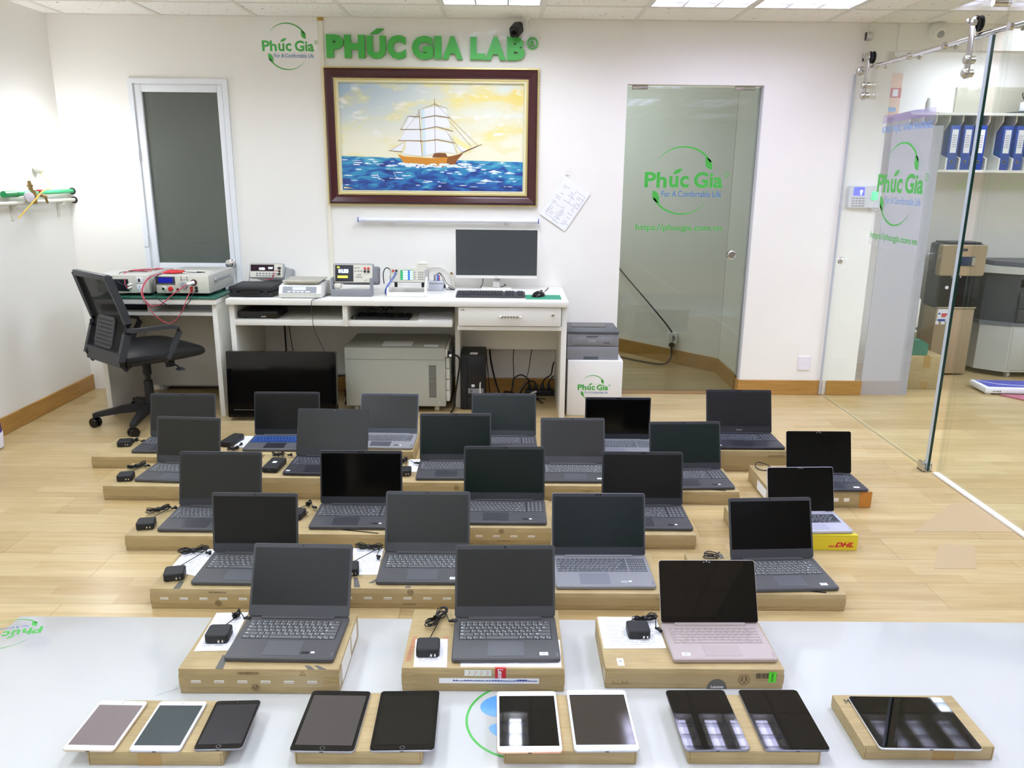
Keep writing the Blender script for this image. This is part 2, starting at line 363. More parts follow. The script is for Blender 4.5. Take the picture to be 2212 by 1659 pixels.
for q, (lx, ly, tint, pw) in enumerate(LAMPS):
    t = thing('ceiling_light', lamps_where[q] if q < 3 else 'louvred fluorescent ceiling light set in the tile grid, out of frame', 'ceiling light', (lx + .0, ly, ZC), 0, 'louvred ceiling lights')
    if q >= 3: t['label'] = 'louvred ceiling light in the office beyond the glass partition' if q in (12, 13, 14, 15) else 'unseen louvred ceiling light further forward than the frame shows'
    for src in (TRAY, LOUV):
        if q == 0: src.parent = t
        else: c = src.copy(); COL.objects.link(c); c.parent = t
    for k in range(3):
        cx = .02 + .1867 * (k + .5)
        tb = MB().cyl((cx, -1.15, .055), (cx, -.05, .055), .013, n=10).build('lamp_tube', mat('lit_lamp_tube', 'ffffff', .4, emit='fbfbff', es=6), t)
        ld = bpy.data.lights.new('lamp_light', 'AREA'); ld.shape = 'RECTANGLE'; ld.size = .085; ld.size_y = 1.12; ld.energy = LAMP_W * pw; ld.color = tint
        lo = bpy.data.objects.new('lamp_light', ld); COL.objects.link(lo); lo.parent = t; lo.location = (cx, -.6, .036)
# unseen fill light and housing, added to brighten the passage
ld = bpy.data.lights.new('passage_fill_light', 'AREA'); ld.shape = 'RECTANGLE'; ld.size = .3; ld.size_y = .6; ld.energy = 20; ld.color = (.82, .92, 1)
t = thing('ceiling_light', 'unseen fill light added to the passage behind the glass door', 'ceiling light', (.12, 6.35, ZC))
MB().box(-.17, .17, -.32, .32, -.02, 0, 0, .006).build('housing', M['tbar'], t)
lo = bpy.data.objects.new('lamp_light', ld); COL.objects.link(lo); lo.parent = t; lo.location = (0, 0, -.022)

# ------------------------------------------------------------------ half glazed aluminium door
d = struct('door_1', MB().box(-2.452, -2.42, YB - .015, YB + .0, 0, 2.066).box(-1.845, -1.812, YB - .015, YB, 0, 2.066).box(-2.42, -1.845, YB - .015, YB, 2.036, 2.066), M['alu'])
lf = MB().box(-2.415, -2.37, YB - .005, YB + .035, .02, 2.03, 0, .004).box(-1.885, -1.85, YB - .005, YB + .035, .02, 2.03, 0, .004)
lf.box(-2.37, -1.885, YB - .005, YB + .035, 1.985, 2.03, 0, .004).box(-2.37, -1.885, YB - .005, YB + .035, .82, .89, 0, .004).box(-2.37, -1.885, YB + .005, YB + .03, .02, .82)
lf.build('door_leaf', M['alu'], d)
MB().box(-2.372, -1.883, YB + .012, YB + .018, .885, 1.99).build('door_glass', frosted('grey_door_film', '6d736a', .62), d)
k = MB().lathe([(.026, 0), (.026, .006), (.012, .01), (.012, .03), (.026, .04), (.031, .055), (.028, .07), (.015, .078), (0, .079)], (-1.868, YB - .005, .895), (0, -1, 0)).build('door_knob', M['chrome'], d)
MB().box(-2.45, -2.42, YB - .02, YB - .012, 1.55, 1.62).box(-2.45, -2.42, YB - .02, YB - .012, 1.0, 1.07).build('hinge', M['alu'], d)
t = thing('blue_tint_block', 'blue block added behind the grey glass of the white door for its blue tint', 'cabinet', (-2.1, 5.88, 0))  # block added to give the lower door glass its blue
MB().box(-.45, .45, -.2, .2, 0, 1.0, 0, .01).build('body', mat('blue_tint_paint', '2a4fa0', .4), t)

# ------------------------------------------------------------------ company logo
def logo(mb, x0, z0, wt, y=0.0, g=0, b=1, url=False, tag_=True, reg=True):
    """round leaf emblem with its lettering; wt = width of the name, z0 = its baseline"""
    u = wt / 495.0; cx = x0 + (525 - 285) * u; cz = z0 + (1193 - 1150) * u; R = 206 * u
    def arc(a0, a1, wa, wb, n=28, rr=R, sq=1.0):
        vs = []
        for i in range(n + 1):
            t = i / n; a = rad(a0 + (a1 - a0) * t); wd = wa + (wb - wa) * math.sin(PI * min(1, t * 1.15) * .5)
            for q in (-.5, .5): vs.append((cx + (rr + q * wd) * math.cos(a), y, cz + (rr + q * wd) * math.sin(a) * sq))
        mb.add(vs, [(2 * i, 2 * i + 1, 2 * i + 3, 2 * i + 2) for i in range(n)], g)
    arc(143, 34, 1 * u, 11 * u); arc(-40, -148, 1 * u, 11 * u)
    def leaf(ax, az, bx, bz, wd):
        a = Vector((x0 + (ax - 285) * u, y, z0 + (1193 - az) * u)); c = Vector((x0 + (bx - 285) * u, y, z0 + (1193 - bz) * u))
        d_ = c - a; nrm = Vector((-d_.z, 0, d_.x)).normalized() * wd * u
        pts = []
        for k in range(9): t = k / 8; pts.append(a + d_ * t + nrm * math.sin(PI * t ** .8) * .5)
        for k in range(7, 0, -1): t = k / 8; pts.append(a + d_ * t - nrm * math.sin(PI * t ** 1.2) * .5)
        mb.add(pts, [tuple(range(len(pts)))], g)
    leaf(662, 1008, 706, 1082, 44); leaf(338, 1212, 384, 1290, 44); leaf(462, 1112, 520, 1075, 24)
    mb.text('Ph', x0, x0 + 141 * u, z0, z0 + 95 * u, y, g, .028)
    mb.text('u', x0 + 156 * u, x0 + 214 * u, z0, z0 + 71 * u, y, g, .028)
    mb.text('c', x0 + 225 * u, x0 + 280 * u, z0, z0 + 73 * u, y, g, .028)
    mb.text('Gia', x0 + 312 * u, x0 + 495 * u, z0, z0 + 97 * u, y, g, .028)
    if reg:
        vs = []; rx, rz = x0 + 516 * u, z0 + 82 * u
        for i in range(17):
            a = 2 * PI * i / 16
            for q in (15, 18): vs.append((rx + q * u * math.cos(a), y, rz + q * u * math.sin(a)))
        mb.add(vs, [(2 * i, 2 * i + 1, 2 * i + 3, 2 * i + 2) for i in range(16)], g)
        mb.text('R', rx - 6 * u, rx + 6 * u, rz - 8 * u, rz + 8 * u, y, g, .01)
    if tag_: mb.text('For A Comfortable Life', x0 + 113 * u, x0 + 490 * u, z0 - 56 * u, z0 - 20 * u, y, b, .0)
    if url: mb.text('https://phucgia.com.vn', x0 - 42 * u, x0 + 510 * u, z0 - 278 * u, z0 - 228 * u, y, g, .012)
LG = [M['green'], M['blue']]

# ------------------------------------------------------------------ glass door in the back wall
gl = glass('green_tint_glass', (.70, .722, .70), 1.15)
d = struct('door_2', MB().box(.768, 1.640, 5.497, 5.507, .008, 2.055), gl)
for a, b_ in ((.80, .90), (1.47, 1.60)):
    MB().box(a, b_, 5.487, 5.517, 2.035, 2.063, 0, .003).build('patch_fitting', M['steel'], d)
MB().lathe([(.030, 0), (.030, .012), (.024, .016), (.022, .006), (0, .006)], (1.531, 5.497, .974), (0, -1, 0)).lathe([(.030, 0), (.030, .012), (0, .014)], (1.531, 5.507, .974), (0, 1, 0)).build('pull_knob', M['chrome'], d)
mb = MB(); logo(mb, .909, 1.418, .524, 5.494, 0, 1, True); mb.build('logo_decal', LG, d, False)
struct('trim_9', B(1.640, 1.6465, YB, YB + .1, 0, 2.06), mat('grey_jamb_strip', 'c9c9cd', .4))
o = MB().tube([(.90, 6.86, .80), (.97, 6.76, .70), (1.17, 6.50, .47), (1.335, 6.37, .27), (1.34, 6.35, .20)], .006).tube([(1.34, 6.35, .14), (1.335, 6.33, .06), (1.27, 6.30, .012), (1.1, 6.42, .008), (.93, 6.6, .008)], .008)
t = thing('wall_socket', 'socket with grey adapter and black plug low on the passage wall, seen through glass', 'socket', (0, 0, 0))
o.build('cable', M['cable'], t)
MB().box(1.31, 1.38, 6.345, 6.42, .17, .26, 0, .004).build('socket_plate', M['white'], t)
MB().cyl((1.34, 6.345, .215), (1.345, 6.40, .215), .026).build('travel_adapter', M['mgrey'], t)
MB().cyl((1.338, 6.34, .16), (1.345, 6.385, .16), .023).build('plug', M['blackm'], t)

# ------------------------------------------------------------------ glass partition and sliding door on the right
GX = 2.245
gp = glass('clear_partition_glass', (.93, .955, .945), 1.0)
s = struct('window_1', MB().box(GX + .02, GX + .03, 3.93, 5.44, 2.155, ZC - .003), gp)
s['kind'] = 'structure'
struct('window_2', MB().box(GX + .0, GX + .010, -3.5, 3.895, .004, ZC - .003), gp)
def frameX(x, y0, z0=0):   # local x runs toward the camera along -Y, local -y faces -X
    return Matrix(((0, 1, 0, x), (-1, 0, 0, y0), (0, 0, 1, z0), (0, 0, 0, 1)))
d = struct('door_3', MB().box(GX - .035, GX - .025, 3.92, 5.43, .01, 2.135), gp)
MB().box(GX - .0352, GX - .0248, 3.915, 3.921, .01, 2.135).build('polished_edge', mat('dark_green_glass_edge', '12352f', .15), d)
MB().box(GX - .037, GX - .036, 3.921, 3.945, .01, 2.135).build('edge_strip', mat('pale_edge_strip', 'b8c4cb', .3), d)
MB().box(GX - .037, GX - .023, 5.425, 5.435, .01, 2.135).build('seal_strip', mat('grey_seal', 'b4b8c0', .4), d)
mb = MB(); mb.X = frameX(GX - .0375, 4.904); logo(mb, 0, 1.413, .545, 0, 0, 1); mb.text('https://phucgia.com.vn', -.012, .558, 1.132, 1.182, 0, 0, .012)
mb.text('KHU VỰC VĂN PHÒNG', -.022, .552, 1.742, 1.800, 0, 1, .012)
mb.build('logo_decal', [M['green'], mat('faded_blue_print', '6d93c4', .5)], d, False)
mb = MB(); mb.X = frameX(GX - .0368, 4.904); mb.box(-.03, .57, 0, .0004, 1.10, 1.815); mb.build('clear_film', frosted('clear_film', 'c9c9d2', .10), d)
mb = MB(); mb.X = frameX(GX - .0370, 4.904); mb.quad([(-.03, 0, 1.805), (.57, 0, 1.815), (.57, 0, 1.855), (-.03, 0, 1.85)]); mb.build('purple_reflection', frosted('purple_reflection_tint', '9a88b8', .45), d)  # reflected purple streak painted as a translucent band on the door
MB().lathe([(.026, 0), (.026, .01), (.019, .014), (.017, .004), (0, .004)], (GX - .035, 5.31, .962), (-1, 0, 0)).build('pull_knob', M['chrome'], d)
def hanger(y):
    m = MB()
    m.box(GX - .062, GX - .052, y - .022, y + .022, 1.96, 2.235, 0, .004)
    for z in (1.985, 2.045): m.lathe([(.019, 0), (.019, .022), (.015, .026), (0, .026)], (GX - .052, y, z), (1, 0, 0)).lathe([(.019, 0), (.019, .012), (.015, .016), (0, .016)], (GX - .062, y, z), (-1, 0, 0))
    m.lathe([(.014, 0), (.014, .02), (0, .022)], (GX - .062, y + .01, 2.215), (-1, 0, 0)).lathe([(.014, 0), (.014, .02), (0, .022)], (GX - .062, y - .03, 2.205), (-1, 0, 0))
    h = m.build('roller_hanger', M['steel'], d)
    MB().lathe([(.036, 0), (.036, .006), (.028, .008), (.028, .02), (.036, .022), (.036, .028), (0, .03)], (GX - .050, y, 2.205), (1, 0, 0)).build('roller_wheel', M['blackm'], h)
hanger(5.20); hanger(4.06)
# rail with its clamps
t = thing('sliding_door_rail', 'polished steel tube rail that the sliding glass door hangs from', 'rail', (0, 0, 0))
MB().cyl((GX - .03, 5.30, 2.15), (GX - .03, 3.0, 2.15), .0125).build('tube', M['chrome'], t)
for y in (5.10, 4.70, 4.33, 3.78, 3.40):
    MB().lathe([(.017, 0), (.017, .02), (.013, .022), (0, .022)], (GX - .052, y, 2.147), (1, 0, 0)).cyl((GX - .03, y, 2.147), (GX + .02, y, 2.147), .009).lathe([(.018, 0), (.018, .01), (0, .012)], (GX + .012, y, 2.147), (1, 0, 0)).build('rail_clamp', M['steel'], t)
MB().lathe([(.027, 0), (.027, .03), (.020, .034), (.016, .06), (0, .06)], (GX - .03, 5.36, 2.145), (0, -1, 0)).build('end_stop', M['steel'], t)
# brackets of the fixed glass
t = thing('glass_clamp', 'upper steel clamp holding the fixed glass to the white wall', 'clamp', (0, 0, 0), 0, 'clamps at the glass edge')
for z, nm in ((2.36, None), (2.235, 'lower steel clamp at the fixed glass edge, just above the rail end')):
    if nm: t = thing('glass_clamp', nm, 'clamp', (0, 0, 0), 0, 'clamps at the glass edge')
    MB().box(GX + .008, GX + .042, YB - .05, YB - .001, z - .025, z + .025, 0, .003).build('plate', M['steel'], t)
    MB().box(GX + .004, GX + .009, YB - .03, YB - .022, z - .023, z + .023).build('slot', M['black'], t)
t = thing('glass_connector', 'round steel connector pair joining two glass panes near the ceiling', 'connector', (0, 0, 0))
MB().cyl((GX - .03, 3.97, 2.28), (GX + .05, 3.97, 2.28), .018).build('disc', M['steel'], t)
MB().cyl((GX - .03, 3.86, 2.29), (GX + .05, 3.86, 2.29), .018).build('disc', M['steel'], t)
t = thing('floor_guide', 'steel floor guide at the foot of the sliding glass door', 'door guide', (GX - .03, 3.955, 0))
MB().box(-.025, .025, -.03, .03, 0, .009, 0, .002).box(-.025, -.01, -.03, .03, .0, .05, 0, .003).box(.01, .025, -.03, .03, .0, .05, 0, .003).build('bracket', M['steel'], t)

# fingerprint reader
t = thing('fingerprint_reader', 'white fingerprint time clock with lit blue screen on the wall behind glass', 'time clock', (2.365, YB, 1.372))
MB().rbox(.215, .145, -.032, 0, .012, m=0, ch=.003, axis='y').build('body', mat('silver_plastic', 'cfd1d8', .35), t)
MB().box(-.078, -.005, -.034, -.030, .008, .062).build('screen', mat('lit_blue_screen', '2a35c8', .2, emit='4a58ff', es=1.3), t)
mb = MB()
for i in range(4):
    for j in range(4): mb.box(-.083 + i * .023, -.067 + i * .023, -.035, -.031, -.006 - j * .0165 - .007, -.006 - j * .0165)
mb.build('keypad', M['mgrey'], t)
mb = MB().box(.045, .085, -.040, -.03, -.02, .035, 0, .004).build('finger_sensor', mat('lit_green_sensor', '2ecc71', .2, emit='38ff9a', es=1.2), t)
MB().lathe([(.010, 0), (.010, .003), (0, .003)], (-.028, -.035, .035), (0, -1, 0)).box(-.033, -.023, -.0365, -.0345, .012, .035).build('hand_symbol', mat('pale_blue_glow', 'cfd8ff', .3, emit='cfd8ff', es=1.2), t)
MB().tube([(.02, -.015, -.07), (.06, -.02, -.085), (.10, -.01, -.10)], .003).build('cable', M['mgrey'], t)
t = thing('wall_plate', 'blank white wall plate low on the wall near the sliding glass door', 'wall plate', (2.09, YB, .228))
MB().rbox(.088, .10, -.008, 0, .008, ch=.002, axis='y').build('plate', mat('plate_white', 'e6e3ec', .4), t)

# ------------------------------------------------------------------ wall lettering, sign sheet, painting
def wl(px): return -1.163 + (px - 705) * (1.345 / 457.0)
def wz(px, pz): return 2.3345 - (pz - (74 + (px - 705) * .0165)) * .002735
GRP = 'green letters of the wall sign'
def letter(ch, px0, px1, pt, pb, label, bold=.065):
    zt, zb = wz(px0, pt), wz(px0, pb); x0, x1 = wl(px0), wl(px1)
    t = thing('sign_letter', label, 'letter', ((x0 + x1) / 2, YB - .002, zb), 0, GRP)
    MB().text(ch, x0 - (x0 + x1) / 2, x1 - (x0 + x1) / 2, 0, zt - zb, -.0125, 0, bold, .022).build('letter', M['green'], t, True, 30)
    return t
for a in [('P', 705, 742, 73, 123, 'thick green capital P at the start of the wall sign'), ('H', 744, 788, 74, 124, 'thick green capital H, second letter of the wall sign'),
          ('U', 792, 833, 76, 126, 'thick green capital U with an accent above it'), ('C', 836, 876, 75, 127, 'thick green capital C before the first gap of the sign'),
          ('G', 889, 935, 77, 128, 'thick green capital G starting the middle word of the sign'), ('I', 938, 953, 78, 127, 'thick green capital I, narrowest letter of the sign'),
          ('A', 955, 999, 78, 128, 'thick green capital A ending the middle word of the sign'), ('L', 1015, 1047, 80, 129, 'thick green capital L starting the last word of the sign'),
          ('A', 1047, 1092, 80, 130, 'thick green capital A between L and B'), ('B', 1094, 1133, 80, 131, 'thick green capital B at the end of the last word')]:
    t = letter(*a)
    if a[0] == 'U':
        MB().prism([(-.035, .147), (.008, .147), (.052, .178), (.006, .178)], -.023, -.001, 'y').build('accent', M['green'], t)
mb = MB(); cx, cz = wl(1149), wz(1149, 94)
t = thing('sign_letter', 'small ringed green R sign after the letter B', 'letter', (cx, YB, cz), 0, GRP)
m = MB(); vs = [(q * math.cos(2 * PI * k / 28), y_, q * math.sin(2 * PI * k / 28)) for k in range(29) for q, y_ in ((.036, 0), (.036, -.018), (.028, -.018), (.028, 0))]
m.add(vs, [(4 * k + j, 4 * k + j + 1, 4 * k + j + 5, 4 * k + j + 4) for k in range(28) for j in range(3)])
m.text('R', -.014, .014, -.017, .017, -.009, 0, .03, .016).build('ring', M['green'], t)
t = thing('sign_sheet', 'white sheet with green leaf emblem stuck high on the wall', 'sign', (-1.603, YB, 2.145))
MB().box(.0, .385, -.002, 0, .085, .275).build('sheet', mat('sticker_white', 'f1f0ec', .25), t)
mb = MB(); logo(mb, .028, .092, .330, -.0035); mb.build('printed_emblem', LG, t, False)
t = thing('clear_tape', 'crumpled strip of clear film stuck over the letters L A B', 'tape', (0, YB, 0))
mb = MB(); random.seed(3)
for i in range(9):
    x = -.30 + i * .055; mb.quad([(x, -.003 - .004 * random.random(), 2.30 + random.random() * .02), (x + .055, -.003 - .006 * random.random(), 2.30 + random.random() * .02), (x + .055, -.003 - .004 * random.random(), 2.355 + random.random() * .03), (x, -.002 - .005 * random.random(), 2.35 + random.random() * .03)])
mb.build('film', glass('thin_clear_film', (.985, .985, .985), .9, .12), t, False)

def sky_mat():
    m = bpy.data.materials.new('painted_sky'); m.use_nodes = True; nt = m.node_tree; N = nt.nodes; K = nt.links; b = N['Principled BSDF']
    tc = N.new('ShaderNodeTexCoord'); sp = N.new('ShaderNodeSeparateXYZ'); K.new(tc.outputs['Object'], sp.inputs[0])
    mp = N.new('ShaderNodeMapping'); mp.inputs['Scale'].default_value = (2.4, 1, 6.5); K.new(tc.outputs['Object'], mp.inputs[0])
    n = N.new('ShaderNodeTexNoise'); n.inputs['Scale'].default_value = 1.6; n.inputs['Detail'].default_value = 6; K.new(mp.outputs[0], n.inputs['Vector'])
    n2 = N.new('ShaderNodeTexNoise'); n2.inputs['Scale'].default_value = 3.1; n2.inputs['Detail'].default_value = 5; K.new(mp.outputs[0], n2.inputs['Vector'])
    def mr(src, a, b2): r = N.new('ShaderNodeMapRange'); r.inputs[1].default_value = a; r.inputs[2].default_value = b2; K.new(src, r.inputs[0]); return r.outputs[0]
    def mixc(f, c1, c2):
        x = N.new('ShaderNodeMix'); x.data_type = 'RGBA'; K.new(f, x.inputs[0])
        for i, c in ((6, c1), (7, c2)):
            if isinstance(c, str): x.inputs[i].default_value = (*lin(c), 1)
            else: K.new(c, x.inputs[i])
        return x.outputs[2]
    def mul(a, b2):
        x = N.new('ShaderNodeMath'); x.operation = 'MULTIPLY'; K.new(a, x.inputs[0]); K.new(b2, x.inputs[1]); return x.outputs[0]
    base = mixc(mr(sp.outputs['Z'], -.08, .33), 'ece8cd', 'd6dcd2')
    base = mixc(mul(mr(sp.outputs['X'], .15, -.6), mr(sp.outputs['Z'], .0, .3)), base, '9fb8cc')
    base = mixc(mr(n.outputs['Fac'], .50, .66), base, 'e6dc92')
    base = mixc(mul(mul(mr(sp.outputs['X'], -.1, .55), mr(sp.outputs['Z'], -.02, .3)), mr(n.outputs['Fac'], .36, .56)), base, 'e2cc68')
    base = mixc(mul(mr(n2.outputs['Fac'], .56, .68), mr(sp.outputs['Z'], -.1, .05)), base, 'e9e9e2')
    K.new(base, b.inputs['Base Color']); b.inputs['Roughness'].default_value = .4; return m
def sea_mat():
    m = bpy.data.materials.new('painted_sea'); m.use_nodes = True; nt = m.node_tree; N = nt.nodes; K = nt.links; b = N['Principled BSDF']
    tc = N.new('ShaderNodeTexCoord'); mp = N.new('ShaderNodeMapping'); mp.inputs['Scale'].default_value = (5, 1, 16); K.new(tc.outputs['Object'], mp.inputs[0])
    n = N.new('ShaderNodeTexNoise'); n.inputs['Scale'].default_value = 1.7; n.inputs['Detail'].default_value = 7; n.inputs['Distortion'].default_value = .8; K.new(mp.outputs[0], n.inputs['Vector'])
    sp = N.new('ShaderNodeSeparateXYZ'); K.new(tc.outputs['Object'], sp.inputs[0])
    r = N.new('ShaderNodeMapRange'); r.inputs[1].default_value = -.33; r.inputs[2].default_value = -.10; r.inputs[3].default_value = -.13; r.inputs[4].default_value = .1; K.new(sp.outputs['Z'], r.inputs[0])
    a = N.new('ShaderNodeMath'); a.operation = 'ADD'; K.new(n.outputs['Fac'], a.inputs[0]); K.new(r.outputs[0], a.inputs[1])
    c = N.new('ShaderNodeValToRGB'); e = c.color_ramp.elements; e[0].position = .28; e[0].color = (*lin('1c2c6e'), 1); e[1].position = .74; e[1].color = (*lin('e4eef2'), 1)
    for p, h in ((.42, '24539a'), (.52, '2b7fae'), (.62, '4b9fb8'), (.68, '6fb2c4')): k = e.new(p); k.color = (*lin(h), 1)
    K.new(a.outputs[0], c.inputs['Fac']); K.new(c.outputs['Color'], b.inputs['Base Color']); b.inputs['Roughness'].default_value = .4; return m
# painting, centre (-.502, 1.717), frame 1.38 x .86
t = thing('framed_painting', 'large ship painting in a dark maroon frame with gold beading', 'painting', (-.502, YB, 1.717))
W0, H0 = .692, .431
def frame_ring(m, w0, h0, w1, h1, y0, y1, mi=0):
    """four mitred mouldings between an outer (w0,h0) and inner (w1,h1) half size; y0 outer depth, y1 inner depth"""
    o_ = [(-w0, -h0), (w0, -h0), (w0, h0), (-w0, h0)]; i_ = [(-w1, -h1), (w1, -h1), (w1, h1), (-w1, h1)]
    for k in range(4):
        a, b2, c, d_ = o_[k], o_[(k + 1) % 4], i_[(k + 1) % 4], i_[k]
        m.add([(a[0], y0, a[1]), (b2[0], y0, b2[1]), (c[0], y1, c[1]), (d_[0], y1, d_[1])], [(0, 1, 2, 3)], mi)
m = MB()
for args in [(.683, .422, .683, .422, -.001, -.03), (.683, .422, .668, .407, -.03, -.043), (.668, .407, .640, .379, -.043, -.034), (.640, .379, .634, .373, -.034, -.030), (.634, .373, .624, .363, -.030, -.030)]: frame_ring(m, *args)
m.build('moulding', M['maroon'], t)
m = MB()
frame_ring(m, .692, .431, .692, .431, -.001, -.022); frame_ring(m, .692, .431, .682, .421, -.022, -.024)
frame_ring(m, .624, .363, .624, .363, -.028, -.032); frame_ring(m, .624, .363, .612, .351, -.032, -.030)
n_ = 74
for k in range(n_):
    x = -.689 + 1.378 * (k + .5) / n_
    for z in (-.4265, .4265): m.box(x - .0055, x + .0055, -.028, -.021, z - .005, z + .005)
for k in range(46):
    z = -.425 + .85 * (k + .5) / 46
    for x in (-.6875, .6875): m.box(x - .005, x + .005, -.028, -.021, z - .0055, z + .0055)
for k in range(88):
    x = -.615 + 1.23 * (k + .5) / 88
    for z in (-.357, .357): m.box(x - .0045, x + .0045, -.035, -.030, z - .0045, z + .0045)
for k in range(50):
    z = -.352 + .704 * (k + .5) / 50
    for x in (-.618, .618): m.box(x - .0045, x + .0045, -.035, -.030, z - .0045, z + .0045)
m.build('gold_beading', M['gold'], t)
m = MB(); frame_ring(m, .612, .351, .600, .339, -.030, -.030); frame_ring(m, .600, .339, .594, .334, -.033, -.022); m.build('inner_slip', M['cream'], t)
cv = MB().box(-.598, .598, -.018, -.012, -.165, .337).build('canvas', sky_mat(), t)
m = MB(); m.add([(-.598, -.0190, -.337), (.598, -.0190, -.337), (.598, -.0190, -.146), (.1, -.0190, -.135), (-.2, -.0190, -.126), (-.598, -.0190, -.117)], [(0, 1, 2, 3, 4, 5)]); m.build('painted_sea', sea_mat(), cv, False)
PM = [mat('paint_hull', 'c8862f', .4), mat('paint_hull_shade', '8a5526', .4), mat('paint_sail', 'e9ebee', .4), mat('paint_sail_blue', 'cfe1e9', .4), mat('paint_spar', '7a4a25', .5), mat('paint_foam', 'dfeaf2', .4), mat('paint_sail_yellow', 'e8e2a0', .4)]
m = MB()
def P(px, pz): return ((px - 1100) * .000675 + .0, (722 - pz) * .000655)   # design coordinates of the picture surface
def poly(pts, mi, y): m.add([(P(a, c)[0], y, P(a, c)[1]) for a, c in pts], [tuple(range(len(pts)))], mi)
def ln(pts, wd, mi, y):
    for (a, c), (e, f) in zip(pts, pts[1:]):
        p, q = Vector((P(a, c)[0], 0, P(a, c)[1])), Vector((P(e, f)[0], 0, P(e, f)[1])); u = (q - p).normalized(); n2 = Vector((-u.z, 0, u.x)) * wd / 2
        m.add([(v.x, y, v.z) for v in (p - n2, q - n2, q + n2, p + n2)], [(0, 1, 2, 3)], mi)
poly([(765, 880), (830, 900), (1100, 915), (1300, 890), (1400, 865), (1345, 925), (1320, 975), (1180, 1000), (960, 985), (820, 960)], 0, -.0194)
poly([(1250, 900), (1400, 865), (1345, 925), (1320, 975), (1230, 995)], 1, -.0196)
m_ = iter(range(99))
for pts, mi in [([(880, 520), (985, 545), (980, 640), (820, 640), (850, 590)], 2), ([(840, 650), (985, 645), (990, 745), (790, 745)], 2), ([(850, 755), (990, 760), (1005, 895), (815, 880), (840, 820)], 2), ([(690, 842), (830, 770), (800, 855)], 2),
                ([(1000, 450), (1130, 425), (1240, 440), (1255, 515), (1130, 505), (1005, 530)], 2), ([(1010, 535), (1130, 520), (1265, 545), (1270, 625), (1140, 610), (1000, 640)], 2), ([(1010, 645), (1140, 635), (1260, 660), (1290, 745), (1150, 730), (1010, 755)], 2), ([(1010, 765), (1140, 745), (1305, 775), (1330, 870), (1200, 850), (1010, 895)], 2),
                ([(1300, 690), (1480, 810), (1410, 850), (1330, 800)], 6), ([(1330, 770), (1440, 830), (1370, 860)], 2)]: poly(pts, mi, -.0198 - .000012 * m_.__next__())
for pts in ([(1000, 450), (1030, 445), (1032, 527), (1005, 530)], [(1010, 535), (1034, 530), (1036, 635), (1000, 640)], [(1010, 645), (1034, 641), (1038, 751), (1010, 755)], [(1010, 765), (1036, 760), (1040, 889), (1010, 895)]): poly(pts, 3, -.0200)
ln([(1128, 350), (1130, 900)], .0025, 4, -.0202); ln([(978, 450), (1000, 900)], .0025, 4, -.0202)
for a in ([(870, 518), (990, 520)], [(795, 642), (1000, 640)], [(770, 748), (1000, 748)], [(1000, 535), (1130, 508), (1280, 530)], [(985, 645), (1140, 612), (1305, 655)], [(985, 755), (1150, 735), (1320, 768)], [(680, 845), (810, 855)], [(1340, 885), (1580, 775)], [(1400, 850), (1545, 790)]): ln(a, .0032, 4, -.0203)
for a in ([(1130, 390), (1540, 785)], [(1255, 540), (1480, 800)], [(1230, 650), (1400, 860)], [(1260, 680), (1350, 880)], [(980, 480), (850, 640)], [(870, 520), (800, 640)], [(835, 760), (700, 842)], [(1128, 400), (1000, 450)], [(1128, 400), (1250, 440)]): ln(a, .0014, 4, -.0203)
poly([(1100, 905), (1115, 870), (1160, 862), (1230, 865), (1250, 905)], 4, -.0201)
rf = random.Random(21)
for k in range(46):
    x = 790 + 15 * k; z = 978 + rf.uniform(-12, 26); a = rf.uniform(12, 34); b_ = rf.uniform(4, 10)
    poly([(x + a * math.cos(q * .9) * (1 + .25 * rf.random()), z + b_ * math.sin(q * .9) * (1 + .4 * rf.random())) for q in range(7)], 5, -.0205 - k * .000004)
for k in range(60):
    x = rf.uniform(240, 1950); z = rf.uniform(930, 1190); a = rf.uniform(10, 45); b_ = rf.uniform(2, 5)
    poly([(x + a * math.cos(q * .9) * (1 + .3 * rf.random()), z + b_ * math.sin(q * .9) * (1 + .5 * rf.random())) for q in range(7)], 5, -.0194 - k * .000001)
for x, z, s_ in ((1640, 1030, 1), (1560, 1120, 1), (430, 965, .6), (640, 985, .7), (1800, 1045, .8), (1420, 1010, .8)): poly([(x, z + 12 * s_), (x + 30 * s_, z + 2 * s_), (x + 60 * s_, z - 8 * s_), (x + 85 * s_, z + 2 * s_), (x + 110 * s_, z + 6 * s_), (x + 140 * s_, z + 20 * s_), (x + 90 * s_, z + 16 * s_), (x + 60 * s_, z + 22 * s_)], 5, -.0195)
for x, z in ((580, 1115), (740, 1095), (535, 965)): ln([(x - 20, z - 45), (x, z), (x + 50, z + 25)], .003, 5, -.0206)
poly([(232, 1200), (330, 1215), (232, 1215)], 6, -.0206)
m.build('painted_ship', PM, cv, False)

# lamp tube hanging on the wall, paper on its hook
t = thing('led_tube', 'white tube lamp with blue end caps fixed under the painting', 'lamp', (-.40, YB - .03, 1.192))
MB().cyl((-.58, 0, 0), (.58, 0, 0), .014, n=24).build('tube', mat('milky_tube', 'e9ebf4', .15), t)
for s_ in (-1, 1):
    MB().cyl((s_ * .60, 0, 0), (s_ * .55, 0, 0), .0155).build('collar', mat('white_collar', 'dfe1ec', .4), t)
    MB().cyl((s_ * .604, 0, 0), (s_ * .598, 0, 0), .0165).build('end_cap', M['navy'], t)
    MB().box(s_ * .385 - .015, s_ * .385 + .015, .0, .029, -.006, .006).build('clip', M['lgrey'], t)
t = thing('hanging_papers', 'sheets of printed paper hanging askew from a white wall hook', 'paper', (.389, YB - .004, 1.487)); t.rotation_euler = (0, rad(33.5), 0)
MB().box(-.015, .192, -.004, 0, -.305, -.01).build('sheet', M['paper'], t)
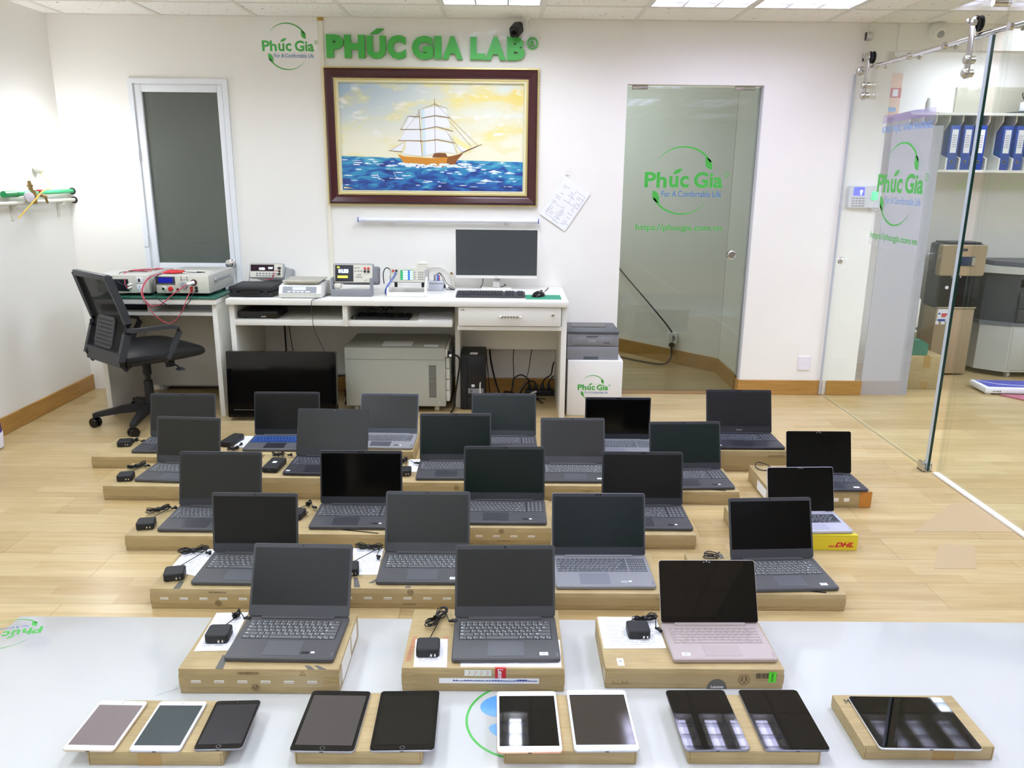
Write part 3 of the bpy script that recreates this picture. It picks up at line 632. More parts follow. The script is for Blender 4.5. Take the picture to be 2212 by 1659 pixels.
m = MB(); random.seed(5)
for r_ in range(20):
    z = -.03 - r_ * .0135
    for c in range(3):
        if random.random() < .62: a = random.uniform(0, .02); m.box(.005 + c * .062 + a, .005 + c * .062 + random.uniform(.03, .058), -.0045, -.004, z - .003, z)
for a in ((.015, .10, -.28, -.19), (.105, .175, -.14, -.05)):
    m.box(a[0], a[1], -.0046, -.004, a[2], a[2] + .002).box(a[0], a[1], -.0046, -.004, a[3], a[3] + .002).box(a[0], a[0] + .002, -.0046, -.004, a[2], a[3]).box(a[1], a[1] + .002, -.0046, -.004, a[2], a[3])
m.build('print', M['pline'], t, False)
t = thing('wall_hook', 'small white adhesive hook holding the hanging papers', 'hook', (.389, YB, 1.497))
MB().rbox(.03, .035, -.004, 0, .004, axis='y', cy=.01).tube([(0, -.004, .005), (0, -.012, -.002), (0, -.014, .008)], .002).build('hook', M['white'], t)
# camera on the ceiling edge
t = thing('security_camera', 'small black camera on a white arm just above the wall sign', 'camera', (.06, 5.38, ZC))
MB().lathe([(.03, 0), (.03, -.008), (.012, -.02), (.010, -.05)], (.04, .02, 0)).build('mount', M['white'], t)
h = MB(); h.X = Matrix.Translation((-.02, -.02, -.08)) @ Matrix.Rotation(rad(-20), 4, 'Z') @ Matrix.Rotation(rad(28), 4, 'X')
h.rbox(.062, .066, -.045, .05, .016, ch=.006, axis='y').build('housing', M['blackm'], t)
h = MB(); h.X = Matrix.Translation((-.02, -.02, -.08)) @ Matrix.Rotation(rad(-20), 4, 'Z') @ Matrix.Rotation(rad(28), 4, 'X')
h.lathe([(.024, 0), (.024, .004), (.015, .006), (.012, .002), (0, .002)], (0, -.045, 0), (0, -1, 0)).build('lens', M['bgloss'], t)

# ------------------------------------------------------------------ left wall: bulb, pipes, tap
t = thing('light_bulb', 'glowing white bulb in a grey holder beside the green pipe', 'bulb', (XL, 5.09, 1.52))
h = MB(); h.lathe([(.028, 0), (.030, .02), (.022, .05), (.020, .07)], (.02, .0, -.03), (.55, -.1, .45)).build('lamp_holder', mat('holder_grey', 'cfcfc8', .45), t)
h = MB(); h.lathe([(.016, .0), (.02, .02), (.04, .05), (.052, .085), (.050, .11), (.035, .135), (.012, .15), (0, .152)], (.058, -.007, .001), (.55, -.1, .45), 28).build('bulb_glass', mat('lit_bulb', 'ffffff', .3, emit='f6f8ff', es=85), t)
MB().tube([(.03, 0, -.04), (.07, -.01, -.08), (.125, -.06, -.13), (.13, -.16, -.15), (.13, -.24, -.19), (.09, -.38, -.30)], .004).build('yellow_cable', mat('yellow_cable', 'e7c354', .5), t)
t = thing('water_pipe', 'green water pipe running along the left wall into the corner', 'pipe', (XL, 0, 1.355))
MB().cyl((.03, 4.80, .0), (.03, YB, .004), .0135).build('pipe', mat('green_pipe', '35b877', .35), t)
MB().cyl((.03, 4.70, 0), (.03, 4.83, 0), .019).build('coupling', mat('green_coupling', '188a4c', .35), t)
MB().lathe([(.022, 0), (.022, .006), (.014, .008)], (.03, YB, .004), (0, -1, 0)).build('wall_ring', M['black'], t)
t = thing('waste_pipe', 'thin off-white pipe under the green pipe on two small brackets', 'pipe', (XL, 0, 1.302))
MB().cyl((.035, 3.6, -.0), (.035, YB, 0), .0125).build('pipe', M['beige'], t)
for y in (4.80, 5.30): MB().box(0, .05, y - .012, y + .012, -.02, -.013).box(0, .006, y - .012, y + .012, -.10, -.01).build('bracket', M['beige'], t)
MB().lathe([(.022, 0), (.022, .006), (.013, .008)], (.035, YB, 0), (0, -1, 0)).build('wall_ring', M['black'], t)
t = thing('brass_tap', 'brass tap with red lever and a small round gauge on the pipes', 'tap', (XL + .07, 4.93, 1.345))
brass = mat('worn_brass', '9c8456', .4, .7)
MB().cyl((-.03, -.0, -.01), (.01, -.0, -.01), .018).cyl((0, 0, -.05), (0, 0, .03), .016).cyl((0, -.02, .03), (0, -.03, .085), .014, .010).cyl((0, -.025, .05), (0, -.026, .062), .018).cyl((.0, 0, -.0), (0, .09, -.0), .009).cyl((0, .07, 0), (.0, .125, -.012), .012).cyl((0, .12, -.01), (0, .138, -.05), .008).build('body', brass, t)
MB().box(-.008, .012, .045, .095, .022, .032, 0, .003).cyl((0, .07, .005), (0, .07, .025), .006).build('lever', M['red'], t)
MB().lathe([(.030, 0), (.030, .018), (.026, .02), (0, .02)], (-.005, -.055, -.01), (.9, -.3, 0)).build('gauge', mat('gauge_face', 'd8d2dc', .3), t)
t = thing('small_tub', 'purple and white tub at the left edge of the frame by the wall', 'tub', (-2.845, 4.17, 0))
MB().lathe([(.05, 0), (.062, .01), (.068, .09), (.066, .095)]).build('tub', mat('tub_white', 'dfdce6', .4), t)
MB().lathe([(.064, .095), (.06, .18), (.05, .19), (0, .19)]).build('purple_top', mat('tub_purple', '3d1a78', .4), t)
# ------------------------------------------------------------------ long white desk
WH = M['white']
t = thing('long_desk', 'long white desk with open cubbyholes and one drawer under the painting', 'desk', (0, 0, 0))
MB().box(-1.705, .37, 4.785, YB - .005, .715, .75, 0, .002).build('tabletop', WH, t)
for x0, x1, z0 in ((-1.70, -1.668, 0), (.332, .365, 0), (-1.005, -.975, .585), (-.338, -.306, 0)):
    MB().box(x0, x1, 4.82 if z0 == 0 and x0 != -.338 else 4.80 if z0 else 5.06, YB - .01, z0, .715, 0, .001).build('side_panel' if z0 == 0 else 'divider', WH, t)
MB().box(-1.668, -.338, 4.81, YB - .01, .585, .62, 0, .001).build('shelf', WH, t)
MB().box(-.306, .332, 4.81, 5.40, .567, .592, 0, .001).build('drawer_rail', WH, t)
MB().box(-1.668, -.338, 5.40, 5.415, .13, .57).build('back_panel', WH, t)
MB().box(-.306, .332, 5.29, 5.305, .345, .567).build('back_panel', WH, t)
MB().box(-1.668, -.338, YB - .02, YB - .01, .62, .715).build('back_panel', WH, t)
dr = MB().box(-.300, .327, 4.795, 4.812, .597, .711, 0, .0015).box(-.29, .32, 4.812, 5.25, .605, .70).build('drawer', WH, t)
m = MB().tube([(-.045, 4.795, .657), (-.035, 4.778, .657), (.065, 4.778, .657), (.075, 4.795, .657)], .006, sm=2)
for k in range(6): m.box(-.037 + k * .018, -.027 + k * .018, 4.770, 4.780, .650, .664, 0, .001)
m.build('drawer_handle', M['chrome'], dr)
MB().lathe([(.010, 0), (.010, .006), (.008, .008), (0, .008)], (.277, 4.795, .668), (0, -1, 0)).build('lock', M['steel'], dr)
MB().text('ob', -.285, -.262, .692, .700, 4.7945, 0, .02).build('pencil_mark', M['blackm'], dr, False)
for x in (-.275, .295): MB().lathe([(.008, 0), (.008, .003), (0, .003)], (x, 5.29, .51), (0, -1, 0)).build('cam_fitting', M['mgrey'], t)

t = thing('side_desk', 'small white desk with green glass top holding the two testers', 'desk', (0, 0, 0))
MB().box(-2.51, -1.765, 4.79, 5.40, .712, .745, 0, .002).build('tabletop', WH, t)
MB().box(-2.515, -1.760, 4.785, 5.36, .7455, .7535, 0, .001).build('glass_plate', mat('green_glass_plate', '1f5646', .06), t)
for x0, x1 in ((-2.505, -2.475), (-1.80, -1.77)): MB().box(x0, x1, 4.81, 5.40, 0, .712, 0, .001).build('side_panel', WH, t)
MB().box(-2.475, -1.80, 4.82, 5.38, .640, .660).box(-2.20, -2.17, 4.83, 5.38, .66, .712).build('shelf', WH, t)
bp = MB().box(-2.475, -1.80, 5.38, 5.395, .05, .64).build('back_panel', WH, t)
m = MB()
for x in (-2.22, -2.19, -2.16, -2.05, -2.02, -1.99):
    m.box(x - .004, x + .004, 5.375, 5.381, .605, .625).box(x - .003, x + .003, 5.375, 5.381, .578, .594)
m.build('socket_slots', M['black'], t)
t = thing('black_folder', 'black folder pushed into the shelf of the small white desk', 'folder', (-2.33, 5.05, .6605)); MB().box(-.12, .10, -.15, .15, 0, .03, 0, .003).build('cover', M['blackm'], t)

# ------------------------------------------------------------------ instruments
def feet(m, xs, ys, h, mi=0):
    for x in xs:
        for y in ys: m.cyl((x, y, 0), (x, y, h), .012, n=12, m=mi)
t = thing('safety_tester', 'grey tester with white socket panel, behind the chair back', 'test instrument', (-2.350, 4.87, .7537))
feet_ = MB(); feet(feet_, (-.13, .13), (.04, .32), .014); feet_.build('feet', M['black'], t)
MB().box(-.162, .162, 0, .37, .014, .126, 0, .003).build('case', M['lgrey'], t)
MB().box(-.160, .160, -.006, .001, .016, .124, 0, .002).build('front_panel', M['beige'], t)
MB().box(-.095, .035, -.008, -.005, .026, .100, 0, .001).build('display', mat('dark_lcd', '23262c', .2), t)
m = MB().box(.085, .125, -.009, -.005, .076, .116, 0, .001).box(.085, .128, -.009, -.005, .024, .068, 0, .001).build('socket_plate', M['paper'], t)
MB().box(.098, .108, -.012, -.008, .086, .104).box(.100, .103, -.0095, -.0085, .050, .060).box(.094, .097, -.0095, -.0085, .034, .042).box(.108, .111, -.0095, -.0085, .034, .042).build('switch', M['black'], t)
MB().lathe([(.014, 0), (.013, .006), (0, .007)], (-.140, -.006, .102), (0, -1, 0)).build('red_button', M['red'], t)
MB().cyl((.050, -.006, .070), (.042, -.035, .067), .006).cyl((.050, -.006, .052), (.042, -.035, .049), .006).build('white_plug', M['white'], t)
MB().text('GW INSTEK', -.10, -.05, .112, .117, -.0065, 0, .02).build('lettering', M['dgrey'], t, False)
MB().tube([(.042, -.035, .067), (.0, -.03, .075), (-.03, .0, .10), (-.035, .05, .132), (.0, .12, .132), (.06, .14, .134), (.10, .12, .132), (.03, .09, .138), (-.02, .13, .134), (.05, .20, .132), (.12, .22, .133)], .0022, m=0).build('black_test_lead', M['cable'], t)
pink = mat('red_test_lead', 'c2485a', .45)
MB().tube([(.042, -.035, .049), (.02, -.02, .07), (.015, .0, .11), (-.01, .05, .131), (.02, .16, .136), (.09, .18, .140), (.12, .12, .136), (.06, .08, .142), (.0, .12, .139), (.04, .21, .136), (.13, .25, .135)], .0026).cyl((.10, .24, .135), (.14, .26, .135), .007, .003).build('red_test_lead', pink, t)

t = thing('withstand_tester', 'beige and grey tester with blue display and red start button', 'test instrument', (-1.985, 4.865, .7537))
feet_ = MB(); feet(feet_, (-.12, .12), (.05, .36), .016); feet_.build('feet', M['black'], t)
MB().box(-.162, .162, .0, .44, .016, .128, 0, .003).build('case', M['lgrey'], t)
MB().box(-.160, .160, -.008, .001, .018, .126, 0, .003).build('front_panel', M['beige'], t)
MB().box(-.160, -.042, -.010, -.007, .071, .119, 0, .001).build('display_bezel', M['dgrey'], t)
MB().box(-.142, -.056, -.0115, -.0095, .082, .112).build('display', mat('blue_vfd', '1a1f86', .2, emit='1c1f9a', es=.5), t)
m = MB()
for k in range(8): m.box(-.150 + k * .0135, -.142 + k * .0135, -.012, -.009, .074, .078)
for x, z in ((.0, .115), (.034, .115), (.0, .104), (.034, .104), (-.0, .096), (.017, .099), (.034, .096)): m.box(x - .007, x + .002, -.010, -.007, z, z + .004)
m.build('button_row', M['mgrey'], t)
MB().lathe([(.0145, 0), (.0135, .007), (0, .008)], (-.115, -.008, .045), (0, -1, 0)).build('start_ring', M['white'], t)
MB().lathe([(.009, 0), (.009, .009), (0, .010)], (-.115, -.008, .045), (0, -1, 0)).build('start_button', mat('dark_green_button', '1f4a33', .4), t)
MB().lathe([(.0145, 0), (.0135, .009), (0, .010)], (-.073, -.008, .044), (0, -1, 0)).build('stop_button', M['red'], t)
MB().lathe([(.022, 0), (.019, .012), (0, .014)], (.012, -.008, .068), (0, -1, 0)).build('dial', M['grey'], t)
MB().lathe([(.019, 0), (.018, .008), (0, .009)], (.072, -.008, .085), (0, -1, 0)).build('high_voltage_socket', M['maroon'], t)
MB().cyl((.072, -.012, .085), (.045, -.05, .078), .012, .007).build('white_plug', M['paper'], t)
for x, z, mm in ((.055, .052, M['red']), (.085, .052, M['black']), (.055, .034, M['red']), (.085, .034, M['black']), (-.028, .040, M['maroon'])):
    MB().lathe([(.009, 0), (.008, .012), (0, .013)], (x, -.008, z), (0, -1, 0)).build('terminal', mm, t)
m = MB().box(.162, .170, .10, .36, .078, .098, 0, .003).cyl((.163, .10, .088), (.176, .10, .088), .013).build('side_handle', M['grey'], t)
MB().tube([(.045, -.05, .078), (-.02, -.09, .03), (-.09, -.11, -.03), (-.16, -.10, -.045), (-.21, -.10, .01), (-.22, -.06, .06), (-.195, -.03, .11), (-.15, .0, .128), (-.11, .05, .136)], .0032).build('red_test_lead', pink, t)
MB().tube([(.052, -.02, .034), (.05, -.095, -.01), (.02, -.10, -.08), (-.05, -.10, -.15), (-.13, -.10, -.12), (-.19, -.10, -.03), (-.21, -.08, .05), (-.19, -.02, .112), (-.14, .03, .133)], .0026).build('red_test_lead', pink, t)
MB().tube([(.085, -.02, .034), (.084, -.095, .014), (.07, -.10, -.02), (.03, -.10, -.045), (-.04, -.12, -.045), (-.10, -.13, .0), (-.13, -.125, .045), (-.148, -.07, .10), (-.14, .0, .13), (-.11, .06, .133)], .0024).build('black_test_lead', M['cable'], t)
MB().box(-.118, -.05, .05, .09, .129, .150, 0, .006).box(-.10, -.02, .075, .105, .129, .146, 0, .006).cyl((-.13, .04, .137), (-.06, .06, .140), .008).cyl((-.08, .03, .137), (-.02, .06, .140), .006).build('red_crocodile_clips', M['red'], t)
MB().tube([(-.03, .07, .136), (.05, .05, .131), (.12, .08, .131), (.13, .14, .131), (.06, .19, .131), (-.03, .19, .131), (-.07, .15, .134)], .0035).build('white_test_lead', M['wcable'], t)
MB().tube([(-.03, .09, .134), (.04, .09, .131), (.10, .11, .131), (.04, .14, .131)], .003).build('black_test_lead', M['cable'], t)

def bench_meter(name, label, loc, w, h, tilt, bezel_mat, case_mat, bail_w, kind):
    t = thing(name, label, 'test instrument', loc)
    R_ = Matrix.Translation((0, 0.0, .078)) @ Matrix.Rotation(rad(-tilt), 4, 'X')
    def mk(): q = MB(); q.X = R_; return q
    mk().rbox(w, h, 0, .03, .012, cy=h / 2, ch=.004, axis='y').rbox(w - .02, h - .014, .03, .25, .01, cy=h / 2, axis='y').rbox(w - .004, h - .004, .25, .275, .014, cy=h / 2, axis='y').build('case', case_mat, t)
    p = mk().rbox(w - .014, h - .012, -.004, .002, .006, cy=h / 2, axis='y').build('front_panel', M['beige'], t)
    if kind == 0:
        mk().box(-w / 2 + .010, w * .22, -.006, -.003, h * .47, h - .010).build('display', mat('dark_purple_vfd', '2a1226', .15), p)
        g = mk(); g.text('OPEN', -.048, -.010, h * .53, h * .70, -.0065, 0, .03); g.text('CONT', .012, .042, h * .60, h * .74, -.0065, 0, .03); g.build('glowing_digits', mat('vfd_digits', 'e8f6ff', .4, emit='e8f6ff', es=1.6), p, False)
        g = mk()
        for i in range(6):
            for j in range(2): g.box(-.066 + i * .020, -.054 + i * .020, -.007, -.003, .014 + j * .014, .021 + j * .014, 0, .001)
        g.build('buttons', M['mgrey'], p)
        mk().lathe([(.011, 0), (.011, .006), (0, .007)], (.060, -.003, .026), (0, -1, 0)).build('dial', M['beige'], p)
        xs = ((.080, .066, M['black']), (.088, .066, M['maroon']), (.084, .046, M['black']), (.084, .028, M['black']))
    elif kind == 1:
        mk().box(-w / 2 + .012, .0, -.006, -.003, .010, h - .010).build('display', mat('dark_lcd', '23262c', .2), p)
        g = mk(); g.text('0.000', -.075, -.030, h * .50, h * .72, -.0065, 0, .04); g.box(-.092, -.078, -.0068, -.0062, h * .52, h * .7).build('glowing_digits', mat('lcd_pale_blue', 'cfe2ff', .4, emit='cfe2ff', es=1.2), p, False)
        g = mk(); g.box(-.098, -.035, -.0067, -.0062, h * .26, h * .38).box(-.10, -.085, -.0067, -.0062, h * .76, h * .84).build('yellow_bar', mat('lcd_yellow', 'e9d94a', .4, emit='e9d94a', es=.9), p, False)
        g = mk()
        for x, z in ((.02, .30), (.034, .30), (.048, .30), (.027, .42), (.041, .42), (.012, .60), (.03, .60), (.048, .60), (.012, .76), (.03, .76)): g.box(x - .004, x + .006, -.006, -.003, z * h, z * h + .005)
        mk().lathe([(.008, 0), (.008, .004), (0, .005)], (.075, -.003, .025), (0, -1, 0)).build('dial', M['beige'], p)
        g.build('buttons', M['mgrey'], p)
        xs = ((.072, .092, M['red']), (.094, .092, M['red']), (.072, .073, M['black']), (.094, .073, M['black']))
    else:
        mk().box(-.045, .035, -.006, -.003, .018, h - .014).build('display', mat('screen_green_band', '2f8a5b', .2, emit='2f8a5b', es=.8), p)
        g = mk()
        for j in range(4): g.box(-.028, .002, -.0068, -.006, .020 + j * .0145, .031 + j * .0145)
        for j in range(4): g.box(.016, .033, -.0068, -.006, .020 + j * .0145, .031 + j * .0145)
        g.build('lit_readouts', mat('lcd_pale_blue', 'cfe2ff'), p, False)
        g = mk(); g.box(.002, .016, -.0066, -.006, .018, h - .014).build('blue_column', mat('lcd_blue', '2c62a8', .3, emit='2c62a8', es=.6), p, False)
        g = mk()
        for i in range(5):
            for j in range(4):
                if i == 1: continue
                g.box(.042 + i * .0125, .049 + i * .0125, -.006, -.003, .020 + j * .0145, .026 + j * .0145)
        g.build('buttons', M['mgrey'], p)
        xs = ((-.090, .074, M['red']), (-.070, .074, M['black']))
    for x, z, mm in xs: mk().lathe([(.0075, 0), (.007, .008), (0, .009)], (x, -.003, z), (0, -1, 0)).build('terminal', mm, p)
    return t, mk
# handle-stand meter behind the black case
t, mk = bench_meter('bench_multimeter', 'grey bench meter whose dark display reads OPEN, behind the black case', (-1.562, 5.165, .75), .222, .098, 14, None, M['grey'], .23, 0)
MB().tube([(-.114, .06, .135), (-.116, -.0, .06), (-.116, -.02, .006), (.116, -.02, .006), (.116, .0, .06), (.114, .06, .135)], .005, sm=1).build('bail_handle', M['grey'], t)
MB().tube([(.084, -.01, .105), (.065, -.03, .115), (.055, -.04, .10), (.05, -.05, .085), (.02, -.05, .078)], .0022).build('black_test_lead', M['cable'], t)
MB().tube([(.084, -.01, .125), (.065, -.035, .13), (.06, -.045, .10), (.05, -.055, .082), (.0, -.06, .075)], .0022).build('red_test_lead', pink, t)
t, mk = bench_meter('graphic_multimeter', 'grey bench meter with colour screen standing in a grey cradle', (-.962, 4.965, .75), .25, .122, 10, None, M['mgrey'], .27, 1)
MB().box(-.135, .120, -.045, -.025, 0, .045, 0, .006).box(-.135, -.122, -.04, .03, 0, .115, 0, .005).box(.107, .120, -.04, .03, 0, .115, 0, .005).build('cradle', M['mgrey'], t)
MB().box(-.118, -.075, -.03, .02, .046, .078, 0, .008).build('white_adapter_plug', M['beige'], t)
MB().tube([(.125, .42, .02), (.12, .43, .09), (.14, .44, .125), (.17, .42, .11), (.175, .40, .07)], .0035).cyl((.175, .40, .075), (.176, .39, .045), .008, .006).build('black_lead', M['cable'], t)
t, mk = bench_meter('power_meter', 'small beige meter with green and blue screen rows on a white stand', (-.630, 5.01, .75), .222, .092, 6, None, M['lgrey'], .24, 2)
MB().box(-.122, .122, -.085, -.065, 0, .028, 0, .004).sweep([(.118, -.075, .01), (.118, -.06, .06), (.118, .03, .10)], .012, .03).sweep([(-.118, -.075, .01), (-.118, -.055, .045), (-.118, .03, .08)], .010, .02).box(-.125, -.112, -.08, .1, 0, .01).box(.112, .125, -.08, .1, 0, .01).build('white_stand', M['white'], t)
MB().cyl((-.075, .01, .050), (-.075, .01, .082), .010).cyl((.095, .01, .050), (.095, .01, .082), .010).build('feet', M['black'], t)
MB().tube([(-.07, -.01, .15), (-.085, -.03, .12), (-.12, -.05, .07), (-.135, -.06, .03), (-.13, -.04, .006)], .003).tube([(-.065, -.01, .14), (-.09, -.035, .10), (-.125, -.055, .05), (-.13, -.05, .01)], .003).build('blue_test_lead', mat('blue_lead', '3c5aa6', .4), t)

# carry case, scale
t = thing('carry_case', 'closed black plastic carry case lying at the left end of the long desk', 'case', (-1.575, 4.99, .75))
MB().box(-.135, .135, -.13, .13, 0, .032, 0, .010).box(-.135, .135, -.13, .13, .033, .066, 0, .010).build('shell', M['blackm'], t)
MB().sweep([(-.06, -.128, .034), (-.05, -.142, .034), (.05, -.142, .034), (.06, -.128, .034)], .014, .012).build('handle', M['black'], t)
MB().box(-.11, -.08, -.136, -.128, .022, .046, 0, .002).box(.08, .11, -.136, -.128, .022, .046, 0, .002).build('latch', M['black'], t)
t = thing('bench_scale', 'white bench scale with grey keypad and square steel plate', 'scale', (-1.265, 4.96, .7504))
MB().prism([(-.125, .004), (-.135, .03), (-.11, .072), (-.03, .082), (.14, .082), (.14, .004)], -.128, .128, 'x').build('body', mat('scale_white', 'dcdcd6', .4), t)
def slope(y0, z0, y1, z1, x0, x1, off=.0015):
    n_ = Vector((0, -(z1 - z0), (y1 - y0))).normalized() * off
    return [(x0, y0 + n_.y, z0 + n_.z), (x1, y0 + n_.y, z0 + n_.z), (x1, y1 + n_.y, z1 + n_.z), (x0, y1 + n_.y, z1 + n_.z)]
MB().quad(slope(-.1333, .034, -.1117, .069, -.105, .100)).build('keypad_panel', M['mgrey'], t)
MB().quad(slope(-.1235, .050, -.1135, .066, -.045, .035, .0022)).build('display', mat('lit_pale_lcd', 'a9cdee', .3, emit='a9cdee', es=.6), t)
m = MB()
for x in (-.065, -.035, -.010, .015): m.quad(slope(-.1315, .037, -.1275, .0435, x - .009, x + .009, .0024))
m.quad(slope(-.1315, .037, -.1275, .0435, .033, .062, .0024)); m.build('buttons', M['white'], t)
MB().rbox(.235, .22, .094, .102, .008, cy=.02, ch=.002).box(-.10, .10, -.07, .11, .082, .094).build('steel_plate', mat('satin_steel', 'c4c1b8', .35, .85), t)
MB().cyl((-.11, -.10, 0), (-.11, -.10, .006), .012).cyl((.11, -.10, 0), (.11, -.10, .006), .012).cyl((-.11, .11, 0), (-.11, .11, .006), .012).cyl((.11, .11, 0), (.11, .11, .006), .012).build('feet', M['black'], t)
MB().tube([(.10, .13, .02), (.16, .08, .005), (.10, -.165, .003), (.088, -.183, .002), (.082, -.192, -.02), (.080, -.178, -.1), (.085, -.17, -.18), (.11, -.10, -.30), (.12, .2, -.55)], .002).build('power_cord', M['dgrey'], t)

# junction box, connectors, wall switch
t = thing('junction_box', 'small grey junction box with lever connectors lying on its lid', 'junction box', (-.470, 5.24, .75))
MB().box(-.047, .047, -.045, .045, 0, .048, 0, .004).box(-.049, .049, -.047, .047, .049, .062, 0, .004).build('box', mat('box_grey', 'bcc0c8', .4), t)
MB().box(-.016, -.004, -.012, .006, .063, .102, 0, .003).build('grey_connector', M['mgrey'], t)
MB().box(.003, .017, -.012, .006, .063, .104, 0, .003).build('blue_connector', mat('pale_blue_plastic', '5b78c0', .4), t)
MB().box(.0175, .0235, -.012, .006, .063, .100, 0, .002).build('red_connector', mat('pink_plastic', 'b8506a', .4), t)
MB().tube([(.01, -.0, .104), (.02, .0, .115), (.045, .0, .09), (.065, -.0, .05), (.10, -.0, .02), (.125, -.01, .012)], .002).tube([(-.005, 0, .10), (.02, .0, .112), (.04, .0, .08), (.058, .0, .035), (.10, .01, .01), (.12, .0, .006)], .002).tube([(.05, 0, .03), (.09, .0, .012), (.12, -.02, .006), (.06, .03, .004)], .0025).build('wires', mat('dark_wires', '2b2530', .45), t)
MB().cyl((.05, -.01, .026), (.062, -.01, .026), .013).build('black_gland', M['black'], t)
MB().cyl((.062, -.01, .026), (.078, -.01, .026), .011).build('white_plug', M['paper'], t)
t = thing('wall_switch', 'cream inline switch on the wall above the junction box, with cable', 'switch', (-.577, YB, .876))
MB().rbox(.084, .034, -.024, 0, .008, ch=.003, axis='y').box(-.036, .028, -.022, 0, .018, .032, 0, .003).build('switch_body', mat('cream_plastic', 'e6e3d2', .4), t)
MB().tube([(-.042, -.012, 0), (-.08, -.012, -.005), (-.11, -.012, -.025), (-.12, -.012, -.06)], .004).tube([(.042, -.012, 0), (.10, -.012, .004), (.15, -.012, -.015), (.19, -.012, -.06), (.205, -.012, -.10)], .004).cyl((.200, -.014, -.085), (.214, -.016, -.125), .008).build('cable', M['wcable'], t)
t = thing('wall_plug_hole', 'yellow earth wire poking out of a small hole in the wall', 'wire', (-.385, YB, .835))
MB().lathe([(.009, 0), (.009, .001), (0, .001)], (0, 0, 0), (0, -1, 0)).build('hole', M['black'], t)
MB().tube([(.004, -.0, .003), (-.002, -.008, -.004), (-.004, -.012, -.024)], .003).build('yellow_wire', mat('yellow_cable', ''), t)

# ------------------------------------------------------------------ monitor, keyboard, mouse
t = thing('monitor', 'thin white-framed monitor with dark blank screen on the long desk', 'monitor', (-.076, 5.30, .75))
MB().box(-.270, .270, .0, .018, .073, .393, 0, .003).box(-.12, .12, .018, .035, .12, .32, 0, .006).build('housing', M['white'], t)
sc = MB().box(-.268, .268, -.002, .001, .094, .392).build('screen', mat('matt_screen', '3a3f40', .38, ior=1.5), t)
MB().text('hp', -.007, .003, .080, .088, -.0008, 0, .02).build('badge', M['dgrey'], t, False)
MB().box(-.0235, .0235, .02, .03, .012, .11, 0, .002).build('stand_neck', M['steel'], t)
MB().rbox(.20, .15, 0, .008, .012, cy=.02, ch=.002).build('stand_foot', M['white'], t)
MB().tube([(-.09, .04, .09), (-.092, .05, .03), (-.10, .06, .004), (.0, .07, .004), (.06, .05, .02), (.05, .045, .03)], .0025).build('cable', M['cable'], t)
def keyboard(t, w, d, h, mt, mk_):
    MB().box(-w / 2, w / 2, -d / 2, d / 2, .002, h, 0, .003).build('body', mt, t)
    m = MB(); rows = 6; random.seed(1)
    for r_ in range(rows):
        y = d / 2 - .012 - r_ * (d - .016) / rows; n_ = 22
        for c in range(n_):
            if (c in (15, 19)) or (r_ == 5 and c in (4, 5, 6, 7)): continue
            x = -w / 2 + .010 + c * (w - .020) / n_
            m.box(x, x + (w - .02) / n_ - .0028, y - (d - .016) / rows + .003, y, h - .001, h + .006)
        if r_ == 5: m.box(-w / 2 + .010 + 4 * (w - .02) / n_, -w / 2 + .007 + 8 * (w - .02) / n_, y - (d - .016) / rows + .003, y, h - .001, h + .006)
    m.build('keys', mk_, t)
t = thing('keyboard', 'black desktop keyboard in front of the monitor', 'keyboard', (-.107, 4.985, .75)); t.rotation_euler = (rad(4), 0, 0); t.location.z = .7555
keyboard(t, .432, .135, .014, M['dgrey'], mat('key_black', '303136', .5))
t = thing('mouse_pad', 'green mouse pad at the right end of the long desk', 'mouse pad', (.222, 4.965, .75))
MB().rbox(.222, .175, 0, .003, .006).build('pad', mat('green_mat', '2f8f6d', .7), t)
t = thing('computer_mouse', 'black computer mouse resting on the green pad', 'mouse', (.195, 4.985, .7532), -35)
m = MB()
prof = [(-.055, .0), (-.05, .016), (-.03, .030), (.0, .036), (.03, .030), (.05, .014), (.055, .0)]
vs = []; L = 9
for y, h in prof:
    wd = .031 * math.sqrt(max(0, 1 - (y / .062) ** 2)) + .002
    for k in range(L): a = PI * k / (L - 1); vs.append((wd * math.cos(a), y, h * math.sin(a) ** .7))
m.add(vs, [(i * L + k, i * L + k + 1, (i + 1) * L + k + 1, (i + 1) * L + k) for i in range(len(prof) - 1) for k in range(L - 1)])
m.build('body', M['bgloss'], t); MB().cyl((-.004, .03, .030), (.004, .03, .030), .008, n=14).build('scroll_wheel', M['dgrey'], t)
MB().tube([(0, .055, .008), (-.02, .09, .012), (-.015, .13, .03), (-.03, .16, .035), (-.05, .15, .01)], .0018).build('cable', M['cable'], t)

# ------------------------------------------------------------------ things on the desk shelf
t = thing('video_recorder', 'flat black recorder box in the left cubbyhole of the long desk', 'recorder', (-1.536, 4.965, .6202))
MB().box(-.122, .122, -.115, .115, .004, .044, 0, .003).box(-.1, -.08, -.1, -.08, 0, .005).box(.08, .1, -.1, -.08, 0, .005).box(-.1, -.08, .08, .1, 0, .005).box(.08, .1, .08, .1, 0, .005).build('case', M['black'], t)
MB().box(.02, .05, -.1165, -.1145, .010, .016).build('front_print', M['lgrey'], t)
MB().box(.055, .115, -.1165, -.1145, .008, .030).build('front_panel', M['bgloss'], t)
MB().tube([(.0, .12, .02), (.02, .14, .05), (.08, .12, .056), (.10, .0, .050), (.12, .1, .04)], .004).build('cable', M['cable'], t)
t = thing('webcam', 'small black and red camera in the left cubbyhole under the desk top', 'camera', (-1.265, 5.05, .715))
MB().box(-.035, .03, -.03, .03, -.035, -.001, 0, .006).build('body', M['black'], t); MB().box(-.028, .02, -.032, -.029, -.012, -.005).build('red_stripe', M['maroon'], t)
